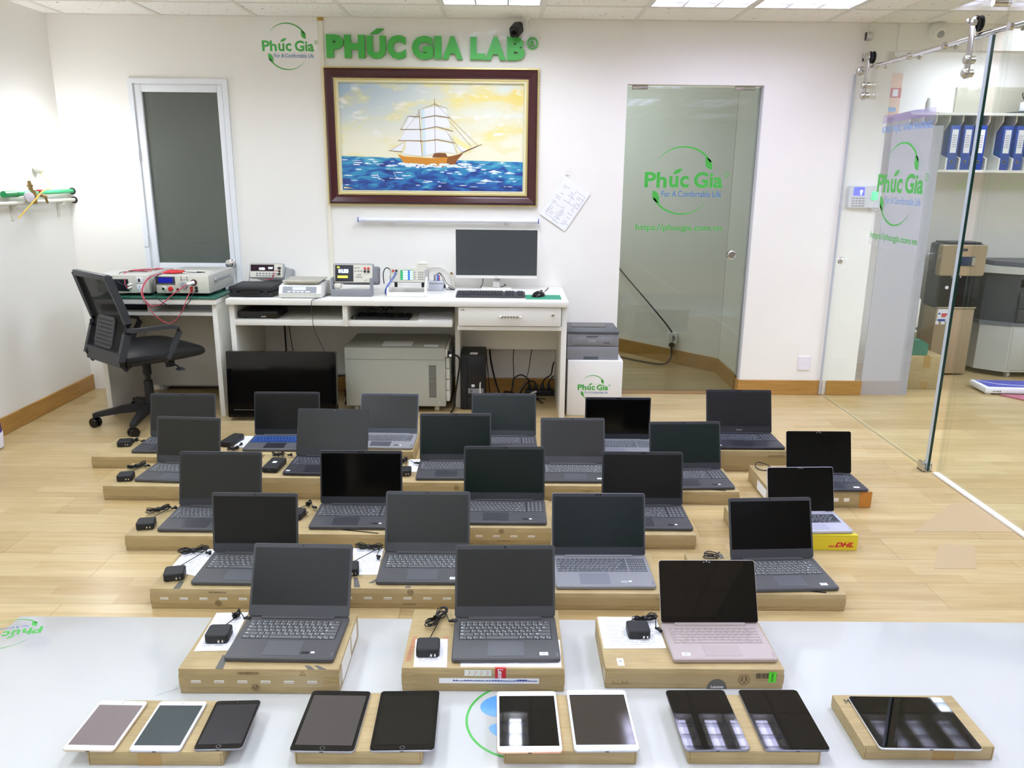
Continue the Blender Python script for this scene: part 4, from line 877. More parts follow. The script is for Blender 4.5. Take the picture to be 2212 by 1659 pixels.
MB().lathe([(.007, 0), (.007, .004), (0, .004)], (.0, -.03, -.022), (0, -1, 0)).build('lens', M['lgrey'], t)
t = thing('stored_keyboard', 'black keyboard stored in the middle cubbyhole of the long desk', 'keyboard', (-.772, 4.925, .6202), 0)
keyboard(t, .34, .17, .013, M['black'], M['black'])
t = thing('webcam_stand', 'small black gadget lying on the keyboard in the middle cubbyhole', 'gadget', (-.79, 4.95, .6400))
MB().box(-.03, .03, -.02, .02, 0, .03, 0, .006).box(-.012, .012, -.03, .05, .02, .045, 0, .004).tube([(-.03, .0, .02), (-.07, .03, .03), (-.10, .04, .01)], .004).tube([(.03, .0, .02), (.05, .03, .04), (.06, .05, .02)], .004).build('body', M['black'], t)
t = thing('paper_stack', 'loose white papers in the middle cubbyhole beside the stored keyboard', 'paper', (-.455, 4.98, .6202), 4)
MB().box(-.105, .105, -.15, .14, 0, .006).build('sheets', M['paper'], t)
t = thing('usb_cable', 'short grey cable with black plug at the left end of the middle cubbyhole', 'cable', (-.960, 4.87, .6203)); MB().tube([(0, 0, .006), (.0, .05, .006), (.005, .10, .006), (.01, .2, .007)], .003).build('cord', M['mgrey'], t); MB().cyl((0, -.015, .007), (.0, .012, .007), .007).build('plug', M['black'], t)

# ------------------------------------------------------------------ under the desk
t = thing('television', 'black glossy flat television standing on the floor under the desk', 'television', (-1.385, 4.715, .0)); 
q = MB(); q.X = Matrix.Translation((0, 0, .024)) @ Matrix.Rotation(rad(-6), 4, 'X')
q.rbox(.672, .412, 0, .045, .008, cy=.206, ch=.003, axis='y').box(-.2, .2, .045, .075, .06, .34, 0, .01).build('housing', M['bgloss'], t)
q = MB(); q.X = Matrix.Translation((0, 0, .024)) @ Matrix.Rotation(rad(-6), 4, 'X')
q.box(-.305, .305, -.0012, .0, .058, .390).build('screen', mat('tv_screen', '0a0908', .12), t)
q = MB(); q.X = Matrix.Translation((0, 0, .024)) @ Matrix.Rotation(rad(-6), 4, 'X')
q.box(-.30, .30, -.0022, -.001, .047, .049).build('trim_line', M['mgrey'], t)
MB().box(-.10, .10, -.04, .12, 0, .012, 0, .004).box(-.03, .03, .01, .04, .01, .06).build('foot', M['black'], t)
t = thing('floor_cable_coil', 'pale coiled cable on the floor under the left corner of the television', 'cable', (-1.70, 4.86, 0)); MB().tube([(0, 0, .004), (.04, .02, .005), (.06, .0, .005), (.03, -.02, .006), (-.02, -.01, .006), (-.03, .03, .005), (.02, .05, .006), (.07, .05, .005)], .004).build('cord', M['beige'], t)
t = thing('power_supply_cabinet', 'grey steel power supply cabinet on castors with a slotted vent', 'cabinet', (-.703, 4.92, 0))
PU = M['putty']
MB().box(-.327, .310, 0, .46, .045, .428, 0, .003).build('case', PU, t)
m = MB().box(-.327, .310, -.0012, 0, .3515, .3535).build('seam', mat('seam_shadow_line', '7d8076', .5), t)
m = MB()
for k in range(26): m.box(.205, .252, -.0012, .0, .105 + k * .0083, .1085 + k * .0083)
m.build('vent', M['blackm'], t)
m = MB()
for x, z in ((-.31, .37), (.295, .37), (-.29, .20), (.29, .20), (-.3, .07), (.27, .07), (-.318, .40), (.30, .40)): m.lathe([(.005, 0), (.004, .002), (0, .0025)], (x, 0, z), (0, -1, 0), 10)
m.build('screws', M['lgrey'], t)
m = MB()
for k in range(4): m.box(.311, .335, .02, .44, .075 + k * .073, .144 + k * .073, 0, .003)
m.box(.311, .325, .0, .45, .37, .424, 0, .003).build('side_module', mat('pale_module', 'cfd0c8', .4), t)
MB().box(-.10, .09, .06, .20, .4285, .4295).box(.17, .26, .04, .10, .4285, .4292).build('top_label', M['paper'], t)
for x in (-.27, .25):
    for y in (.06, .40): MB().cyl((x - .014, y, .021), (x + .014, y, .021), .021).box(x - .016, x + .016, y - .01, y + .01, .03, .046).build('castor', M['beige'], t)
MB().cyl((.325, .03, .385), (.350, .0, .383), .020, .016).build('plug', M['black'], t)
MB().box(.336, .352, -.018, -.012, .378, .392).build('plug_tag', M['paper'], t)
MB().tube([(.35, 0, .383), (.385, .02, .375), (.40, .05, .33), (.385, .06, .22), (.37, .07, .12), (.36, .05, .03), (.345, -.02, .012)], .006).build('power_cord', M['cable'], t)
t = thing('computer_tower', 'black desktop computer tower with a white cable at its front', 'computer', (-.222, 5.0, 0))
MB().box(-.080, .080, .006, .275, .004, .365, 0, .004).box(-.05, -.04, .02, .3, 0, .005).box(.04, .05, .02, .3, 0, .005).build('case', M['blackm'], t)
MB().box(-.032, .074, .0, .007, .09, .355, 0, .003).build('front_panel', M['black'], t)
MB().box(-.078, -.036, .001, .007, .006, .355, 0, .002).box(-.032, .074, .001, .007, .006, .085, 0, .002).build('mesh_panel', mat('speckled_black', '1b1b1d', .6, noise=.5, nscale=300), t)
MB().box(-.030, .070, -.001, .001, .112, .145, 0, .001).build('badge_plate', M['mgrey'], t)
g = MB().lathe([(.009, 0), (.009, .001), (0, .001)], (-.012, -.001, .128), (0, -1, 0)).build('badge', M['dgrey'], t)
MB().text('DELL', -.018, -.006, .1255, .1305, -.0022, 0, .02).build('badge_lettering', M['lgrey'], t, False)
MB().box(-.008, .012, -.001, .001, .155, .172).build('white_sticker', M['paper'], t)
MB().box(-.02, .03, .03, .09, .3651, .3656).build('top_sticker', M['paper'], t)
MB().tube([(.050, .0, .185), (.048, -.02, .17), (.052, -.03, .10), (.07, -.05, .04), (.078, -.08, .006)], .004).build('white_cable', M['wcable'], t)
t = thing('power_strip', 'black power strip full of plugs on the floor under the drawer', 'power strip', (.245, 5.375, 0))
MB().box(-.115, .085, -.03, .03, 0, .04, 0, .005).build('strip', M['black'], t)
for k in range(4): MB().box(-.10 + k * .045, -.075 + k * .045, -.02, .015, .041, .078, 0, .006).build('plug', M['blackm'], t)
MB().tube([(-.09, 0, .075), (-.10, -.01, .12), (-.15, -.02, .15), (-.20, -.03, .12), (-.21, -.04, .05), (-.23, -.03, .02)], .005).tube([(-.045, 0, .075), (-.06, -.01, .10), (-.10, -.03, .10), (-.14, -.06, .05), (-.16, -.05, .01)], .005).tube([(.0, 0, .075), (.02, -.01, .12), (.06, -.01, .15), (.07, 0, .20), (.08, 0, .24)], .005).tube([(.045, .0, .075), (.05, -.01, .10), (.07, .0, .13), (.082, 0, .14)], .005).build('plug_cables', M['cable'], t)
t = thing('cable_tangle', 'heap of black and dark red cables on the floor beside the tower', 'cables', (0, 0, 0)); t['kind'] = 'stuff'
m = MB(); random.seed(12)
for k in range(12):
    a = (random.uniform(-.12, .02), 5.22 + random.uniform(-.08, .12)); pts = []
    for j in range(6): pts.append((a[0] + j * .045 + random.uniform(-.03, .03), a[1] + random.uniform(-.07, .07), .008 + .012 * (j % 2) + random.uniform(0, .05) * (k % 3 == 0)))
    m.tube(pts, random.choice((.004, .005, .006)), m=0 if k % 4 else 1)
m.tube([(-.02, 5.15, .02), (.02, 5.13, .055), (.06, 5.15, .045), (.02, 5.17, .02), (-.01, 5.16, .03)], .012).tube([(.05, 5.15, .03), (.12, 5.20, .035), (.2, 5.25, .06)], .008, m=2)
m.build('cables', [M['cable'], M['maroon'], M['wcable']], t)
for k, (x, y, lb, mt, x2) in enumerate(((-.115, 5.32, 'thick black cable hanging down beside the tower', 'cable', -.04), (-.135, 5.33, 'thin black cable hanging closest to the tower', 'cable', -.115), (.055, 5.32, 'thin black cable hanging from the middle of the back panel', 'cable', .03), (.185, 5.33, 'grey cable hanging slantwise toward the power strip', 'dgrey', .06))):
    t = thing('hanging_cable', lb, 'cable', (x, y, 0), 0, 'cables hanging under the drawer'); MB().tube([(0, 0, .44), (-.01 + (x2 - x) * .1, .0, .30), ((x2 - x) * .4, -.02, .14), ((x2 - x), -.08, .02)], .006 if k == 0 else .003).build('cord', M[mt], t)
t = thing('cubbyhole_cable', 'pair of dark cables dropping behind the television from the shelf', 'cable', (-1.52, 5.36, 0)); MB().tube([(0, 0, .56), (-.004, .01, .4), (0, .0, .2), (.0, 0, .02)], .006).tube([(.03, 0, .56), (.034, .0, .42), (.06, .0, .2)], .003).build('cord', M['cable'], t)
t = thing('red_plug_cluster', 'dark red and black plugs on the floor between television and grey cabinet', 'plugs', (-1.06, 5.20, 0)); MB().box(-.03, .03, -.03, .03, 0, .03, 0, .004).build('strip', M['beige'], t); MB().tube([(-.02, 0, .03), (.0, -.02, .07), (.02, .0, .03)], .006).tube([(.02, .02, .03), (-.03, .0, .08), (-.02, -.03, .01)], .006).build('plug_cables', M['maroon'], t); MB().tube([(.0, 0, .03), (.01, -.05, .12), (.0, -.1, .05), (-.01, -.13, .01)], .006).build('black_cable', M['cable'], t)

# ------------------------------------------------------------------ printer on its white cube
t = thing('white_cube', 'white cube stool printed with the green leaf emblem, under the printer', 'cube', (.558, 4.885, 0))
MB().box(-.173, .173, 0, .36, .001, .363, 0, .003).build('body', mat('cube_white', 'e9e8e4', .4), t)
m = MB(); logo(m, -.108, .172, .193, -.0012); m.build('printed_emblem', LG, t, False)
t = thing('laser_printer', 'compact grey laser printer on top of the white cube', 'printer', (.545, 4.91, .3632))
gb = mat('printer_grey', '828388', .45); gd = mat('printer_dark', '505257', .4)
MB().box(-.168, .158, .0, .31, .0, .085, 0, .006).box(-.168, .158, .004, .31, .086, .168, 0, .006).build('body', gb, t)
MB().box(-.170, .160, -.002, .312, .166, .184, 0, .007).build('top_cover', gd, t)
m = MB().box(-.13, .09, .14, .26, .182, .1865).build('output_slot', M['bgloss'], t)
MB().box(-.142, .120, -.001, .006, .098, .146, 0, .002).build('front_door', gb, t)
MB().box(-.048, .024, -.003, .003, .148, .153, 0, .001).build('front_latch', gd, t)
MB().box(-.062, .032, -.001, .002, .003, .022, 0, .001).build('tray_grip', gd, t)
MB().text('brother', -.034, .014, .118, .130, -.0018, 0, .02).build('lettering', M['lgrey'], t, False)
MB().box(.060, .100, -.0018, -.001, .108, .113).build('model_strip', M['dgrey'], t)

# ------------------------------------------------------------------ office chair
CH = M['blackm']; CHG = mat('charcoal_chair_frame', '34363a', .4)
t = thing('office_chair', 'black mesh-backed swivel chair turned toward the small desk', 'chair', (-2.185, 4.70, 0), 50)
for k in range(5):
    a = rad(72 * k + 203 - 50); u = Vector((math.cos(a), math.sin(a), 0)); sd = Vector((-u.y, u.x, 0))
    lg = MB(); vs = []
    for r_, hw, z0, z1 in ((.03, .026, .075, .125), (.16, .022, .075, .115), (.300, .016, .062, .090), (.322, .014, .060, .082)):
        for s_, z in ((-1, z0), (1, z0), (1, z1), (-1, z1)): vs.append(tuple(u * r_ + sd * hw * s_ + Vector((0, 0, z))))
    lg.add(vs, [(i * 4 + q_, i * 4 + (q_ + 1) % 4, i * 4 + 4 + (q_ + 1) % 4, i * 4 + 4 + q_) for i in range(3) for q_ in range(4)] + [(0, 1, 2, 3), (12, 13, 14, 15)])
    lo = lg.build('leg', CH, t)
    c = u * .310; e = Vector((math.cos(a + .8), math.sin(a + .8), 0))
    m = MB()
    for s_ in (-1, 1): m.lathe([(.027, -.009), (.030, -.004), (.030, .004), (.027, .009)], c + e * (.015 * s_) + Vector((0, 0, .030)), e, 18)
    m.cyl(c + Vector((0, 0, .03)), c + Vector((0, 0, .065)), .007); m.build('castor', M['bgloss'], lo)
MB().cyl((0, 0, .07), (0, 0, .14), .035, .030).cyl((0, 0, .14), (0, 0, .26), .027, .025).cyl((0, 0, .26), (0, 0, .41), .016).cyl((0, 0, .30), (0, 0, .40), .024).build('gas_column', CH, t)
MB().box(-.10, .13, -.08, .08, .385, .42, 0, .008).build('mechanism', CH, t)
MB().cyl((.10, -.10, .345), (.10, -.09, .40), .027).build('tension_knob', M['black'], t)
MB().tube([(.06, -.06, .39), (.10, -.13, .37), (.12, -.17, .345)], .005).box(.095, .135, -.215, -.165, .335, .347, 0, .004).build('height_lever', M['dgrey'], t)
# seat cushion
b = bmesh.new(); nx, ny = 12, 12; g = []
for i in range(nx + 1):
    for j in range(ny + 1):
        u_, v_ = i / nx * 2 - 1, j / ny * 2 - 1
        x = .245 * u_ * math.sqrt(1 - v_ * v_ * .10) + .02; y = .250 * v_ * math.sqrt(1 - u_ * u_ * .13)
        g.append((x, y, .470 + .032 * (1 - abs(u_) ** 3.5) * (1 - abs(v_) ** 3.5) + .012 * (v_ * v_) * (1 - abs(v_) ** 6) - .010 * max(0, u_) ** 3))
m = MB(); m.add(g, [(i * (ny + 1) + j, (i + 1) * (ny + 1) + j, (i + 1) * (ny + 1) + j + 1, i * (ny + 1) + j + 1) for i in range(nx) for j in range(ny)])
rim = [i * (ny + 1) for i in range(nx + 1)] + [nx * (ny + 1) + j for j in range(1, ny + 1)] + [i * (ny + 1) + ny for i in range(nx - 1, -1, -1)] + [j for j in range(ny - 1, 0, -1)]
V0 = [Vector(g[i]) for i in rim]; L = len(V0)
vs = V0 + [Vector((v.x * 1.02, v.y * 1.02, v.z - .022)) for v in V0] + [Vector((v.x * 1.0, v.y * 1.0, .425)) for v in V0] + [Vector((v.x * .92, v.y * .92, .412)) for v in V0]
m.add(vs, [(r_ * L + k, r_ * L + (k + 1) % L, (r_ + 1) * L + (k + 1) % L, (r_ + 1) * L + k) for r_ in range(3) for k in range(L)] + [tuple(range(3 * L, 4 * L))])
m.build('seat', mat('black_leather', '18191c', .38, bump=.15, nscale=40), t, True, 60); b.free()
# backrest: bent side posts, rails, mesh panel
back = [(-.205, .40), (-.240, .45), (-.190, .60), (-.178, .66), (-.205, .76), (-.255, .93)]
def bk(s_): return .222 + .018 * s_
fr = MB()
for sgn in (-1, 1): fr.sweep([(x, sgn * (.212 if z < .9 else .200), z) for x, z in back], .028, .040)
fr.box(-.272, -.240, -.210, .210, .905, .940, 0, .006).sweep([(-.238, -.212, .455), (-.238, .212, .455)], .022, .08).box(-.22, -.17, -.19, .19, .400, .425, 0, .006)
bf = fr.build('backrest_frame', CHG, t)
ms = MB(); rows = [(-.236, .475), (-.208, .55), (-.188, .61), (-.178, .66), (-.203, .76), (-.228, .85), (-.248, .91)]
for (x0, z0), (x1, z1) in zip(rows, rows[1:]): ms.add([(x0, -.20, z0), (x0, .20, z0), (x1, .20, z1), (x1, -.20, z1)], [(0, 1, 2, 3)])
mm = frosted('black_mesh_fabric', '070708', .93, .9); ms.build('mesh_panel', mm, bf)
lp = MB()
lp.X = Matrix.Translation((-.190, .03, .585)) @ Matrix.Rotation(rad(14), 4, 'Y')
lp.rbox(.22, .19, -.020, -.008, .03, m=0, ch=.003, axis='x'); lum = lp.build('lumbar_pad', M['dgrey'], bf)
lp = MB(); lp.X = Matrix.Translation((-.190, .03, .585)) @ Matrix.Rotation(rad(14), 4, 'Y')
for i in range(9):
    for j in range(7): lp.cyl((-.0215, -.088 + i * .022, -.07 + j * .023), (-.0195, -.088 + i * .022, -.07 + j * .023), .0055, n=8)
lp.build('pad_holes', M['black'], lum)
for sgn in (-1, 1):
    y = sgn * .246
    MB().sweep([(-.19, sgn * .222, .625), (-.16, y, .622), (.05, y, .618), (.09, y, .606), (.103, y, .580), (.055, y, .50), (.02, y, .435), (.01, sgn * .22, .415)], .030, .022).build('armrest', CHG, t)
# ------------------------------------------------------------------ office seen through the glass
t = thing('frosted_screen', 'grey frosted glass screen standing beside the wall end behind the glass door', 'screen', (0, 0, 0))
MB().box(2.515, 2.845, YB + .005, YB + .015, .0, 1.83).build('sheet', frosted('grey_frosted_glass', 'b4b4bb', .86), t)
t = thing('paper_banner', 'orange and pink paper banner on the office wall above the frosted screen', 'banner', (2.925, 6.415, 1.93))
MB().box(-.075, .055, -.004, 0, 0, .33).build('sheet', mat('banner_peach', 'e2bfa4', .6), t)
MB().box(-.06, .055, -.006, -.004, .155, .225).build('red_panel', mat('banner_red', 'bf6a66', .6), t); MB().box(-.075, .03, -.006, -.004, .055, .085).build('blue_panel', mat('banner_blue', '7ba3cf', .6), t)
MB().box(-.01, .03, -.0075, -.006, .165, .215).build('white_digit', M['paper'], t)
t = thing('dome_camera', 'white dome camera on the soffit above the office', 'camera', (2.70, YB - .022, 2.40))
MB().lathe([(.055, 0), (.055, .02), (.048, .045), (.035, .062), (0, .066)], (0, 0, 0), (0, -.9, -.43)).build('housing', M['white'], t)
MB().lathe([(.024, 0), (.022, .006), (0, .008)], (.0, -.052, -.030), (-.1, -.9, -.45)).build('lens_window', M['mgrey'], t)
t = thing('wall_shelf', 'white wall shelf with slanted dividers holding blue binders', 'shelf', (0, 0, 0))
MB().box(2.93, 5.2, 6.10, 6.42, 1.540, 1.558).box(2.93, 5.2, 6.10, 6.42, 1.942, 1.960).box(2.93, 5.2, 6.405, 6.42, 1.558, 1.942).build('carcass', WH, t)
for k in range(22):
    x = 2.935 + k * .098
    MB().prism([(6.10, 1.558), (6.40, 1.558), (6.40, 1.942), (6.13, 1.942), (6.13, 1.90), (6.20, 1.83), (6.20, 1.67), (6.10, 1.64)], x, x + .012, 'x').build('divider', WH, t)
bl = mat('binder_blue', '25479a', .4)
def binder_src(x, label):
    t = thing('ring_binder', label, 'binder', (x, 6.11, 1.5582), 0, 'blue ring binders on the wall shelf')
    MB().box(-.036, .036, 0, .28, 0, .315, 0, .003).build('cover', bl, t)
    m = MB().box(-.022, .022, -.0015, 0, .120, .285).build('spine_label', M['paper'], t)
    q = MB()
    for k in range(6): q.box(-.015, .015, -.0022, -.0015, .16 + k * .016, .166 + k * .016)
    q.build('label_print', M['pline'], m)
    MB().lathe([(.011, 0), (.011, .002), (.007, .002), (.007, .0)], (0, 0, .058), (0, -1, 0)).build('finger_ring', M['steel'], t)
    return t
b0 = binder_src(3.375, 'blue ring binder, first whole one right of the frosted film')
bl_ = [(3.473, 'second blue ring binder from the frosted screen, just before the gap'), (3.668, 'blue ring binder directly behind the edge of the sliding glass door'),
       (3.766, 'blue ring binder second past the sliding door edge'), (3.864, 'blue ring binder cut by the frame edge at the far end of the shelf'), (3.082, 'blue ring binder partly veiled by the clear film'), (3.277, 'blue ring binder standing right at the edge of the clear film')]
def copytree(o, parent=None):
    c = o.copy(); COL.objects.link(c); c.parent = parent
    for ch in o.children: copytree(ch, c)
    return c
for x, lb in bl_: c = copytree(b0); c.location.x = x; c['label'] = lb
t = thing('desk_tray', 'dark tray with two white chargers on top of the wall shelf', 'tray', (3.88, 6.25, 1.9602))
MB().box(-.12, .14, -.10, .10, 0, .02, 0, .005).build('tray', M['dgrey'], t); MB().box(-.06, -.02, -.03, .03, .0205, .09, 0, .006).box(.03, .07, -.03, .03, .0205, .09, 0, .006).build('charger', M['paper'], t)
MB().tube([(-.04, 0, .09), (-.07, 0, .15), (.0, 0, .13), (.05, 0, .09)], .004).tube([(.05, 0, .09), (.02, 0, .17), (.06, 0, .19), (.09, 0, .10)], .004).build('cable', M['cable'], t)
t = thing('tape_dispenser', 'low bluish stand with a clear bottle on the shelf end near the frosted film', 'stand', (3.07, 6.26, 1.9602))
MB().prism([(-.11, 0), (.12, 0), (.12, .01), (.05, .012), (-.04, .028), (-.10, .012)], -.05, .05, 'y').build('stand', mat('pale_blue_tray', '8b98ae', .4), t)
MB().lathe([(.02, 0), (.02, .07), (.012, .09), (.012, .1), (0, .1)], (.055, 0, .012)).build('bottle', M['lgrey'], t)
t = thing('glass_writing_board', 'beige glossy board on the office wall just above the binder shelf', 'board', (0, 0, 0)); MB().box(3.40, 5.2, 6.400, 6.418, 1.97, 2.17, 0, .003).build('panel', mat('beige_gloss_panel', 'bdb8a6', .08), t)

t = thing('water_dispenser', 'gold and black floor standing water dispenser in the office', 'water dispenser', (3.445, 6.05, 0))
gd_ = mat('champagne_gold', 'a9977a', .35, .3)
MB().box(-.150, .150, 0, .19, .012, .535, 0, .012).build('lower_door', gd_, t)
MB().box(-.155, .155, .02, .20, .54, .80).box(-.165, .165, .02, .20, .80, 1.02, 0, .02).build('back_body', mat('dispenser_dark', '3b3e45', .4), t)
MB().rbox(.345, .235, -.005, .06, .02, cy=.895, ch=.006, axis='y').build('upper_panel', gd_, t)
MB().box(-.152, .152, .0, .022, .535, .782).build('tap_bay', M['bgloss'], t)
MB().box(-.15, .15, -.01, .02, .532, .542).build('drip_edge', M['steel'], t)
MB().box(-.06, .085, -.010, -.004, .855, .925, 0, .003).build('display_window', mat('dispenser_window', '2f3b4c', .2), t)
for x_ in (-.06, .06): MB().box(x_, x_ + .024, -.012, -.009, .86, .92).build('chrome_scroll', M['steel'], t)
MB().box(-.015, .02, -.0065, -.0045, .965, .985).build('crest', M['dgrey'], t)
MB().cyl((-.07, -.004, .785), (-.07, -.004, .765), .007).cyl((-.005, -.004, .785), (-.005, -.004, .765), .007).build('tap', M['steel'], t)
MB().lathe([(.013, 0), (.013, .003), (0, .003)], (-.095, -.0, .69), (0, -1, 0)).build('round_sticker', M['paper'], t)
m = MB().box(-.135, -.058, -.002, 0, .43, .525).box(-.142, -.117, -.002, 0, .405, .43).box(-.10, -.07, -.002, 0, .405, .43).build('sticker', M['paper'], t)
MB().box(-.105, -.062, -.003, -.002, .475, .49).box(-.105, -.07, -.003, -.002, .462, .472).build('red_print', M['red'], m); MB().box(-.13, -.07, -.003, -.002, .43, .447).box(-.13, -.115, -.003, -.002, .482, .495).build('blue_print', M['navy'], m)
MB().box(-.13, .14, .03, .19, 1.02, 1.03, 0, .004).build('top_lid', M['dgrey'], t)
MB().tube([(-.155, .03, .925), (-.18, .0, .93), (-.17, .03, .92)], .003).build('white_clip', M['paper'], t)

t = thing('photocopier', 'grey office photocopier on castors beside the water dispenser', 'photocopier', (3.905, 5.985, 0))
lg_ = mat('copier_light', 'b9b9b0', .4); dk_ = mat('copier_dark', '383b40', .4)
def foot(x0, x1, dx, yf, yb): return [(x0, yf), (x1, yf), (x1, yb), (x0 - dx, yb), (x0 - dx, yf + .14)]
MB().prism(foot(-.05, .62, .16, .0, .42), .045, .40, 'z').build('cabinet', lg_, t)
MB().box(-.03, .6, -.004, 0, .06, .385, 0, .002).build('cabinet_door', lg_, t)
MB().prism(foot(-.05, .62, .17, .0, .42), .40, .43, 'z').build('seam_band', mat('copier_seam', '6b6e72', .4), t)
MB().prism(foot(-.04, .62, .17, .02, .42), .43, .80, 'z').build('engine', dk_, t)
MB().box(-.02, .6, -.004, .02, .435, .535, 0, .004).box(-.02, .6, .0, .02, .54, .665, 0, .004).build('paper_drawer', dk_, t)
MB().box(.06, .14, -.007, -.004, .61, .613).box(.075, .105, -.007, .0, .625, .640).build('lit_badge', mat('lit_white_badge', 'dfe9ff', .3, emit='dfe9ff', es=1.0), t)
MB().prism([(.02, .70), (.02, .76), (.10, .745), (.10, .68)], -.02, .55, 'x').build('output_tray', M['mgrey'], t)
MB().prism(foot(-.05, .62, .20, .0, .42), .80, .85, 'z').build('scanner_deck', lg_, t)
MB().prism(foot(-.02, .6, .14, .03, .42), .852, .885, 'z').build('scanner_lid', mat('lid_dark', '55565c', .4), t)
MB().box(-.17, -.12, .22, .228, .28, .29).build('latch', M['lgrey'], t)
for x, y in ((-.0, .04), (.5, .04), (-.14, .35), (.5, .35)): MB().cyl((x - .012, y, .022), (x + .012, y, .022), .022).cyl((x, y, .03), (x, y, .05), .008).build('castor', M['lgrey'], t)

t = thing('taped_carton', 'closed brown carton with strips of tape, behind the frosted screen', 'carton', (3.03, 5.62, 0))
MB().box(-.145, .145, 0, .25, .001, .245, 0, .003).build('box', M['card'], t)
tp = mat('brown_tape', 'a98a55', .25)
MB().box(-.005, .045, -.001, 0, .165, .245).box(-.005, .045, -.001, 0, .002, .055).box(-.005, .045, -.001, .25, .245, .2462).build('tape_strip', tp, t)
t = thing('green_box', 'green box lying on top of the brown carton in the office', 'box', (2.955, 5.66, .2465)); MB().prism([(-.10, 0), (.11, 0), (.11, .08), (.06, .11), (-.1, .11)], 0, .17, 'y').build('body', mat('teal_green', '3f7d68', .6), t)
t = thing('white_chair', 'white plastic chair back peeking out behind the green box', 'chair', (2.93, 5.93, 0))
MB().box(-.06, .18, .0, .02, .40, .62, 0, .009).build('backrest', M['white'], t); MB().box(-.06, .18, .0, .24, .36, .38, 0, .008).build('seat', M['white'], t)
for x in (-.05, .17):
    for y in (.01, .23): MB().cyl((x, y, 0), (x, y, .36), .01).build('leg', M['steel'], t)
t = thing('floor_scale', 'low white and blue platform with a pink flap on the office floor', 'floor scale', (3.62, 5.48, 0), -4)
MB().box(-.20, .22, -.02, .22, .012, .055, 0, .010).box(-.18, -.15, .0, .03, 0, .02).box(.15, .18, 0, .03, 0, .02).box(-.18, -.15, .17, .20, 0, .02).box(.15, .18, .17, .20, 0, .02).build('body', M['paper'], t)
m = MB().box(-.17, .20, .005, .205, .0552, .0562).build('blue_top', mat('royal_blue', '3b44b8', .3), t)
MB().tube([(-.16, .19, .0568), (-.08, .10, .0568), (.04, .06, .0568), (.2, .05, .0568)], .003, n=4).build('white_line', M['paper'], m)
MB().prism([(-.10, -.03), (.32, -.03), (.32, -.16), (.0, -.16)], .002, .012, 'z').build('pink_flap', mat('rose_plastic', 'b5607a', .4), t)
MB().text('CAS', -.15, -.09, .026, .034, -.0212, 0, .03).build('lettering', M['maroon'], t, False)
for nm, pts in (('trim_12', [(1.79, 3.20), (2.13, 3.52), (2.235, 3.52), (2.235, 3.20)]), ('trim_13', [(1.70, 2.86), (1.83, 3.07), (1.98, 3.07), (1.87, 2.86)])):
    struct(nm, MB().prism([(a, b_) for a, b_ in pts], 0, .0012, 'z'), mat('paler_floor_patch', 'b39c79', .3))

# ------------------------------------------------------------------ white board lying on the floor
BZ = .014
t = thing('floor_board', 'big glossy white board lying flat on the floor under the front boxes', 'board', (0, 0, 0))
MB().box(-1.665, 2.6, .7, 2.446, 0, BZ, 0, .002).build('panel', M['board'], t)
m = MB(); m.X = Matrix.Translation((-1.55, 2.385, BZ + .0004)) @ Matrix.Rotation(rad(197), 4, 'Z') @ Matrix.Rotation(rad(-90), 4, 'X')
logo(m, 0, 0, .21, 0.0); m.build('printed_emblem', LG, t, False)
m = MB(); c = (.045, 1.925); R0 = .147; vs = []
for k in range(49):
    a = 2 * PI * k / 48
    for q in (R0, R0 + .007): vs.append((c[0] + q * math.cos(a), c[1] + q * math.sin(a) * 1.04, BZ + .0004))
m.add(vs, [(2 * k, 2 * k + 1, 2 * k + 3, 2 * k + 2) for k in range(48)], 0)
def ell(cx, cy, rx, ry, a0, mi): m.add([(cx + rx * math.cos(2 * PI * k / 28) * math.cos(a0) - ry * math.sin(2 * PI * k / 28) * math.sin(a0), cy + rx * math.cos(2 * PI * k / 28) * math.sin(a0) + ry * math.sin(2 * PI * k / 28) * math.cos(a0), BZ + .0005) for k in range(28)], [tuple(range(28))], mi)
ell(.0, 1.985, .070, .050, .2, 1); ell(.01, 1.873, .055, .030, -.4, 1)
m.build('green_ring_emblem', [M['green'], mat('sky_blue_print', '5d9fdd', .3)], t, False)
m = MB(); m.tube([(-1.02, 2.02, BZ), (-.96, 2.06, BZ), (-.88, 2.11, BZ)], .0006, n=3).tube([(1.9, 2.2, BZ), (2.0, 2.26, BZ)], .0006, n=3); m.build('scuff_marks', M['mgrey'], t)

